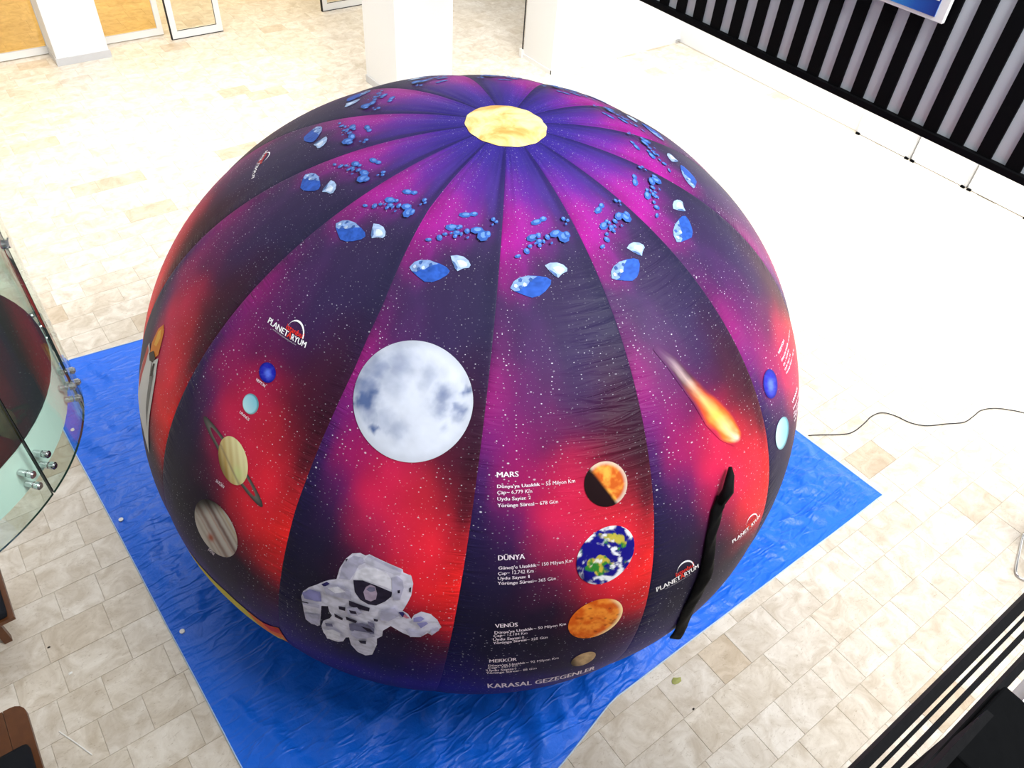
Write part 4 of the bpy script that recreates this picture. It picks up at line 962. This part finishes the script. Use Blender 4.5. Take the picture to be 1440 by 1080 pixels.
# lettering
def text_obj(body, bold):
    cu = bpy.data.curves.new('t', 'FONT')
    cu.body = body; cu.size = 1.0; cu.resolution_u = 2
    o = bpy.data.objects.new('t', cu); COL.objects.link(o)
    return o
def text_print(name, items, parent, color=(250, 236, 248), label=None, colors=None, lift=0.004):
    obs = [text_obj(b, w == 'B') for w, b, _ in items]
    bpy.context.view_layer.update()
    dg = bpy.context.evaluated_depsgraph_get()
    AP, AS, AF, ACc = [], [], [], []
    for kk, (o, (w, b, fr)) in enumerate(zip(obs, items)):
        me = bpy.data.meshes.new_from_object(o.evaluated_get(dg))
        co = np.array([v.co[:2] for v in me.vertices])
        if len(co):
            x0, x1 = co[:, 0].min(), co[:, 0].max()
            xt = (co[:, 0] - x0) / max(1e-6, x1 - x0); yt = co[:, 1] / 0.69
            p0, p1, p2 = (np.array(v) for v in fr)
            if w == 'N' and len(b) <= 2:
                pass
            for sh in ((-0.026, 0.0, 0.026) if w == 'B' else (0.0,)):     # a bold line is struck three times
                Q = p0 + np.outer(xt + sh / max(1e-6, x1 - x0), p1 - p0) + np.outer(yt, p2 - p0)
                n0 = len(AP)
                AP += list(Q[:, 0]); AS += list(Q[:, 1])
                X1, X2 = p1 - p0, p2 - p0
                flip = X1[0] * X2[1] - X1[1] * X2[0] > 0
                for f in me.polygons:
                    ix = [i + n0 for i in f.vertices]
                    AF.append(ix[::-1] if flip else ix)
                c = lin(colors[kk] if colors else color)
                ACc += [c] * len(co)
        bpy.data.meshes.remove(me)
        cu = o.data; bpy.data.objects.remove(o); bpy.data.curves.remove(cu)
    o = print_mesh(name, AP, AS, [lift] * len(AP), AF, np.array(ACc), parent, label)
    o['kind'] = 'stuff'          # letters of a few pixels each
    return o
TP = DATA['text_planets']
for k_, it in enumerate(TP):
    if k_ >= 27:
        it[2] = [[q[0], q[1] - (0.05 if k_ < 36 else 0.085)] for q in it[2]]
for a, b in ((0, 9), (9, 18), (18, 27), (27, 36), (36, 37)):
    text_print('lettering_print', TP[a:b], gore_of(-80, 3.3))
text_print('lettering_print', DATA['text_right'][:6], gore_of(-25, 2.6))
text_print('lettering_print', DATA['text_right'][6:], gore_of(-25, 2.6))
for it in DATA['text_left']:
    text_print('lettering_print', [it], gore_of(-125, 2.9))
def logo(fr, parent):
    p0, p1, p2 = (np.array(v) for v in fr)
    X_, Y_ = p1 - p0, p2 - p0
    at2 = lambda x, y: p0 + X_ * x + Y_ * y
    def frm(x0, x1, y, h): return (at2(x0, y), at2(x1, y), at2(x0, y + h))
    items = [('B', 'PLANET', frm(0, .555, 0, 1)), ('B', 'A', frm(.545, .645, 0, 1.05)), ('B', 'RYUM', frm(.65, 1, 0, 1)), ('B', 'istanbul', frm(.46, .90, 1.12, 0.95)), ('N', 'www.istanbulplanetaryum.com', frm(.18, .80, -.42, .24))]
    text_print('logo_lettering', items, parent, label='white and red planetarium logo lettering', colors=[(250, 248, 250), (232, 62, 40), (250, 248, 250), (232, 52, 44), (190, 186, 196)])
    o_ = [(.69 + .215 * math.cos(t), 1.2 + 2.35 * math.sin(t)) for t in np.linspace(math.radians(-2), math.radians(168), 16)]
    i_ = [(.675 + .205 * math.cos(t), 1.2 + 2.0 * math.sin(t)) for t in np.linspace(math.radians(160), math.radians(0), 16)]
    poly_print('logo_arc', [((246, 246, 250), [tuple(at2(*v)) for v in o_ + i_])], parent, 'white crescent arc over the logo')
for fr in DATA['logo']:
    logo(fr, gore_of(fr[0][0] + 3, fr[0][1]))

# sun cap on the crown
m = bpy.data.materials.new('yellow sun print')
m.use_nodes = True
p = m.node_tree.nodes['Principled BSDF']
tg = nd(m, 'ShaderNodeNewGeometry')
nz = nd(m, 'ShaderNodeTexNoise'); nz.inputs['Scale'].default_value = 5.0; nz.inputs['Detail'].default_value = 6; nz.inputs['Distortion'].default_value = 0.6; nz.inputs['Roughness'].default_value = 0.6
lk(m, tg.outputs['Position'], nz.inputs['Vector'])
rp = nd(m, 'ShaderNodeValToRGB')
e = rp.color_ramp.elements
e[0].position = 0.26; e[0].color = (0.66, 0.26, 0.05, 1); e[1].position = 0.60; e[1].color = (0.86, 0.70, 0.36, 1)
n_ = e.new(0.38); n_.color = (0.72, 0.38, 0.10, 1); n_ = e.new(0.47); n_.color = (0.80, 0.55, 0.20, 1)
lk(m, nz.outputs['Fac'], rp.inputs[0]); lk(m, rp.outputs[0], p.inputs['Base Color'])
p.inputs['Roughness'].default_value = 0.5; p.inputs['Specular IOR Level'].default_value = 0.3
TH = np.linspace(0, 360, 72, endpoint=False)
vs = [surf0(np.array(0.0), np.array(0.0)) + np.array((0, 0, 0.014))]
for k in range(1, 7):
    sr = 0.285 * k / 6
    wob = 1 + 0.012 * np.sin(np.radians(TH) * 14) * (k == 6)
    q = surf(TH, np.full(72, sr) * wob); q[:, 2] += 0.013 - 0.009 * (k == 6)
    vs += list(q)
fs = [(0, 1 + k, 1 + (k + 1) % 72) for k in range(72)] + [(1 + r * 72 + k, 1 + (r + 1) * 72 + k, 1 + (r + 1) * 72 + (k + 1) % 72, 1 + r * 72 + (k + 1) % 72) for r in range(5) for k in range(72)]
sc_ = from_arrays('sun_cap', vs, fs, m, dome, True)
sc_['label'] = 'round yellow sun patch on the crown'

# black door flap hanging down the right front gore
fl = DATA['flap']
bmv, bmf = [], []
N_, K_ = 40, 9
for i in range(N_):
    t = i / (N_ - 1) * (len(fl) - 1); a = min(int(t), len(fl) - 2); f = t - a
    c = np.array(fl[a]) * (1 - f) + np.array(fl[a + 1]) * f
    hw = np.interp(i / (N_ - 1), [0, 0.1, 0.35, 0.7, 1], [0.5, 1.1, 0.95, 1.2, 1.25])
    for k in range(K_):
        w = (k / (K_ - 1) - 0.5) * 2
        ph_ = c[0] + w * hw + 0.1 * math.sin(i * 0.35)
        off = 0.012 + 0.045 * math.sin(math.pi * k / (K_ - 1)) ** 0.8 * (0.75 + 0.25 * math.sin(i * 0.3 + 1)) + 0.005 * math.sin(i * 0.9 + k)
        if i > N_ - 4: off += 0.008 * (i - N_ + 4)
        bmv.append(surf(np.array(ph_), np.array(c[1]), off))
for i in range(N_ - 1):
    for k in range(K_ - 1):
        bmf.append((i * K_ + k, (i + 1) * K_ + k, (i + 1) * K_ + k + 1, i * K_ + k + 1))
M['flap'] = mat('black nylon flap', (0.004, 0.004, 0.0045), 0.7, 0.12, bump=0.3, bscale=25, vary=0.3)
ff = from_arrays('door_flap', bmv, bmf, M['flap'], dome, True)
ff['label'] = 'rolled black fabric door flap'
sd = ff.modifiers.new('thickness', 'SOLIDIFY'); sd.thickness = 0.012; sd.offset = -1
bm = bmesh.new()
c0 = fl[0]
q = [surf(np.array(c0[0] + dx), np.array(c0[1] + ds), o_) for dx, ds, o_ in ((-0.3, 0.05, 0.03), (0.6, -0.02, 0.06), (1.6, -0.10, 0.05), (2.3, -0.13, 0.03))]
tube(bm, [tuple(v) for v in q], [0.03, 0.035, 0.025, 0.012], 8)
from_bm('flap_tie', bm, M['flap'], dome, True)
CABLE = [(6.262,2.375),(6.36,2.32),(6.61,2.17),(6.75,2.13),(6.95,2.14),(7.12,2.16),(7.27,2.13),(7.36,2.02),(7.42,1.85),(7.54,1.72),(7.76,1.61),(7.96,1.51),(8.14,1.5),(8.32,1.5),(8.5,1.42),(8.65,1.28),(8.72,1.19),(8.84,1.0),(9.1,0.8)]
# ---------------------------------------------------------------- power cable on the floor
def spline(pts, n=8):
    out = []
    P = [Vector(p) for p in pts]
    for i in range(len(P) - 1):
        p0, p1, p2, p3 = P[max(i - 1, 0)], P[i], P[i + 1], P[min(i + 2, len(P) - 1)]
        for k in range(n):
            t = k / n
            out.append(0.5 * ((2 * p1) + (-p0 + p2) * t + (2 * p0 - 5 * p1 + 4 * p2 - p3) * t * t + (-p0 + 3 * p1 - 3 * p2 + p3) * t ** 3))
    out.append(P[-1])
    return out
bm = bmesh.new()
tube(bm, spline([(x, y, 0.009) for x, y in CABLE]), 0.006, 7)
o = from_bm('power_cable', bm, M['cable'], None, True, origin=(CABLE[0][0], CABLE[0][1], 0.0))
tag(o, 'thin black power cable snaking across the floor from behind the dome', 'cable')

# ---------------------------------------------------------------- curved glass landing on the left
LC = (-1.2, 4.26)
def arc(r, a, z): return (LC[0] + r * math.cos(math.radians(a)), LC[1] + r * math.sin(math.radians(a)), z)
def ring_sector(bm, r0, r1, a0, a1, z0, z1, n):
    rows = []
    for k in range(n + 1):
        a = a0 + (a1 - a0) * k / n
        rows.append([bm.verts.new(arc(r, a, z)) for r, z in ((r0, z0), (r1, z0), (r1, z1), (r0, z1))])
    for A, B in zip(rows, rows[1:]):
        for k in range(4):
            bm.faces.new((A[k], A[(k + 1) % 4], B[(k + 1) % 4], B[k]))
    bm.faces.new(rows[0]); bm.faces.new(rows[-1][::-1])
    bmesh.ops.recalc_face_normals(bm, faces=bm.faces)
ld = empty('stair_landing', (LC[0], LC[1], 2.76), 'round stair landing with pale edge and black treads behind curved glass, left', 'landing')
bm = bmesh.new(); ring_sector(bm, 0.02, 1.165, -150, 150, 2.75, 3.005, 60)
from_bm('slab', bm, M['fascia'], ld, False)
bm = bmesh.new(); ring_sector(bm, 0.02, 1.16, -150, 150, 3.005, 3.02, 60)
from_bm('tread_cover', bm, M['tread'], ld)
for k, yy in enumerate((4.55, 4.25, 3.95, 3.65)):
    half = math.sqrt(max(0.01, 1.05 ** 2 - (yy - LC[1]) ** 2)) - 0.08
    boxo('nosing', (LC[0] - half, LC[0] + half * 0.72, yy - 0.008, yy + 0.008, 3.02, 3.026), M['nosing'], ld)
gb = empty('glass_balustrade', (LC[0], LC[1], 2.64), 'curved green-tinted glass balustrade with steel studs and slim wooden handrail, left edge', 'balustrade')
GAPS = [-104, -74, -44, -14, 16, 46, 76]
for a0, a1 in zip(GAPS, GAPS[1:]):
    bm = bmesh.new(); ring_sector(bm, 1.21, 1.222, a0 + 0.28, a1 - 0.28, 2.64, 3.92, 14)
    bm.faces.ensure_lookup_table()
    for f in bm.faces:
        n = f.normal; c = f.calc_center_median()
        rad = Vector((c.x - LC[0], c.y - LC[1], 0)).normalized()
        f.material_index = 0 if abs(n.dot(rad)) > 0.7 else 1
    from_bm('glass_panel', bm, [M['glass'], M['glassedge']], gb)
    for a in (a0 + 3.2, a1 - 3.2):
        for z in (2.80, 2.895):
            bm = bmesh.new()
            cyl(bm, arc(1.166, a, z), arc(1.21, a, z), 0.018, 14)
            st = from_bm('stud', bm, M['chrome'], gb)
            bm = bmesh.new()
            cyl(bm, arc(1.222, a, z), arc(1.245, a, z), 0.021, 18)
            cyl(bm, arc(1.245, a, z), arc(1.252, a, z), 0.014, 18)
            from_bm('cap', bm, M['chrome'], st)
for a in GAPS[1:-1]:
    bm = bmesh.new(); tube(bm, [arc(1.216, a, 2.66), arc(1.216, a, 3.90)], 0.0055, 6)
    from_bm('joint_seal', bm, M['gasket'], gb)
    bm = bmesh.new(); cyl(bm, arc(1.20, a, 3.83), arc(1.24, a, 3.83), 0.022, 14)
    tube(bm, [arc(1.23, a - 2.2, 3.83), arc(1.232, a, 3.83), arc(1.23, a + 2.2, 3.83)], 0.007, 6)
    tube(bm, [arc(1.216, a, 3.83), arc(1.216, a, 3.955)], 0.006, 6)
    from_bm('clamp', bm, M['chrome'], gb)
bm = bmesh.new(); tube(bm, [arc(1.20, a, 3.965) for a in range(-104, 77, 4)], 0.017, 10)
from_bm('handrail', bm, M['railwood'], gb, True)
boxo('support_beam', (-2.99, LC[0] - 0.9, LC[1] - 0.25, LC[1] + 0.25, 2.60, 2.95), M['fascia'], ld)

# ---------------------------------------------------------------- near parapet, lower right
nr_ = empty('black_railing', (1.0, -0.03, 4.0), 'black horizontal-bar railing with pale gaps close to the camera, lower right', 'railing')
def bar(name, z0, z1, yf, th, x0=0.10, x1=4.2):
    boxo(name, (x0, x1, yf - th, yf, z0, z1), M['blackrail'], nr_, 0.0)
boxo('fascia', (0.05, 4.2, -0.020, -0.010, 4.57, 5.29), M['blackrail'], nr_, 0.0)
bar('bar', 4.705, 4.773, -0.028, 0.004)
bar('bar', 5.151, 5.185, -0.028, 0.004)
bar('bar', 5.470, 5.499, -0.028, 0.004)
bar('bar', 5.704, 5.745, -0.028, 0.004)
bar('bar', 5.762, 5.800, -0.028, 0.004, 0.10, 0.327)
boxo('post', (0.327, 0.392, -0.12, -0.030, 4.3, 5.75), M['black'], nr_, 0.0015)
struct(boxo('trim_2', (-3.0, 4.2, -4.4, -0.15, 4.25, 4.57), M['wall']), 'gallery slab under the near railing')

struct(boxo('shade_slab', (-2.95, -0.62, -0.10, 6.6, 4.25, 4.57), M['wall']), 'unseen slab added on the left to shade the floor below')  # out-of-view slab added to keep light off the lower left floor

# chrome sled leg of a chair, mostly beyond the frame
ch = empty('chair', (6.75, 0.0, 0), 'chrome sled-base chair whose bent leg just shows by the black railing', 'chair')
bm = bmesh.new()
tube(bm, spline([(6.70, -0.06, 0.46), (6.62, -0.02, 0.2), (6.56, 0.0, 0.04), (6.53, 0.04, 0.014), (6.55, 0.12, 0.014), (6.8, 0.22, 0.014), (7.02, 0.30, 0.014), (7.06, 0.30, 0.06), (7.06, 0.27, 0.46)], 6), 0.013, 8)
from_bm('leg', bm, M['chrome'], ch, True)
bm = bmesh.new()
tube(bm, spline([(6.86, -0.46, 0.46), (6.80, -0.42, 0.2), (6.75, -0.40, 0.04), (6.74, -0.36, 0.014), (6.95, -0.26, 0.014), (7.22, -0.14, 0.014), (7.26, -0.12, 0.06), (7.26, -0.14, 0.46)], 6), 0.013, 8)
from_bm('leg', bm, M['chrome'], ch, True)
boxo('seat', (6.75, 7.22, -0.44, 0.28, 0.455, 0.50), M['cushion'], ch, 0.015)

# wooden benches with black cushions, lower left
def bench(x1, y1, label, ln=1.15):
    x0 = x1 - 0.55
    y0 = y1 - ln
    r = empty('bench', ((x0 + x1) / 2, (y0 + y1) / 2, 0), label, 'bench', 'wooden benches under the landing')
    W3 = (x1 - x0) / 4
    for k in range(4):
        bm = bmesh.new()
        xa, xb = x0 + k * W3 + 0.002, x0 + (k + 1) * W3 - 0.002
        out = [(xa, y0), (xb, y0)]
        if k == 3: out += [(xb + 0.0 - 0.09 * (1 - math.cos(t)), y1 - 0.09 + 0.09 * math.sin(t)) for t in (0, .4, .8, 1.2, 1.57)]
        else: out += [(xb, y1)]
        if k == 0: out += [(xa + 0.09 * (1 - math.sin(t)), y1 - 0.09 + 0.09 * math.cos(t)) for t in (0, .4, .8, 1.2, 1.57)]
        else: out += [(xa, y1)]
        lo = [bm.verts.new((a, b_, 0.40)) for a, b_ in out]; hi = [bm.verts.new((a, b_, 0.44)) for a, b_ in out]
        bm.faces.new(hi); bm.faces.new(lo[::-1])
        for q in range(len(out)):
            bm.faces.new((lo[q], lo[(q + 1) % len(out)], hi[(q + 1) % len(out)], hi[q]))
        bmesh.ops.recalc_face_normals(bm, faces=bm.faces)
        from_bm('plank', bm, M['wood'], r)
    bm = bmesh.new()
    box(bm, x0 + 0.02, x1 - 0.03, y0 + 0.01, y1 - 0.36, 0.44, 0.53, 0.035)
    from_bm('cushion', bm, M['cushion'], r, True)
    for lx in (x0 + 0.10, x1 - 0.20):
        for ly in (y0 + 0.12, y1 - 0.24):
            boxo('leg', (lx, lx + 0.06, ly, ly + 0.06, 0, 0.40), M['wood'], r, 0.004)
    return r
bench(-1.17, 3.74, 'brown plank bench with black cushion at the lower left corner')
bench(-1.07, 5.27, 'brown plank bench with black cushion under the glass landing', 0.8)

# litter
bm = bmesh.new(); tube(bm, [(-1.10, 3.63, 0.005), (-1.02, 3.47, 0.006), (-0.95, 3.32, 0.005)], 0.005, 6)
tag(from_bm('plastic_stick', bm, M['litter'], None, False, origin=(-1.02, 3.47, 0)), 'thin white plastic stick lying on the tiles, lower left', 'litter')
def scrap(name, x, y, r, material, label, seed):
    rr = random.Random(seed)
    bm = bmesh.new()
    n = 8
    c = bm.verts.new((x, y, 0.010))
    ring = [bm.verts.new((x + r * rr.uniform(.6, 1.1) * math.cos(k * 2 * math.pi / n), y + 0.7 * r * rr.uniform(.6, 1.1) * math.sin(k * 2 * math.pi / n), 0.004)) for k in range(n)]
    low = [bm.verts.new((v.co.x, v.co.y, 0.001)) for v in ring]
    for k in range(n):
        bm.faces.new((c, ring[k], ring[(k + 1) % n])); bm.faces.new((ring[k], low[k], low[(k + 1) % n], ring[(k + 1) % n]))
    bm.faces.new(low[::-1])
    return tag(from_bm(name, bm, material, None, False, origin=(x, y, 0)), label, 'litter')
scrap('paper_scrap', -0.91, 4.05, 0.022, M['litter'], 'tiny white paper scrap on the tiles left of the tarpaulin', 1)
scrap('leaf', 3.08, 1.23, 0.05, M['leaf'], 'small yellow-green leaf on the tiles in front of the tarpaulin', 2)
scrap('crumb', 3.03, 0.98, 0.014, M['crumb'], 'dark crumb on the tiles near the yellow-green leaf', 3)
scrap('crumb', -0.99, 4.37, 0.014, M['crumb'], 'dark crumb on the tiles near the white paper scrap', 4)
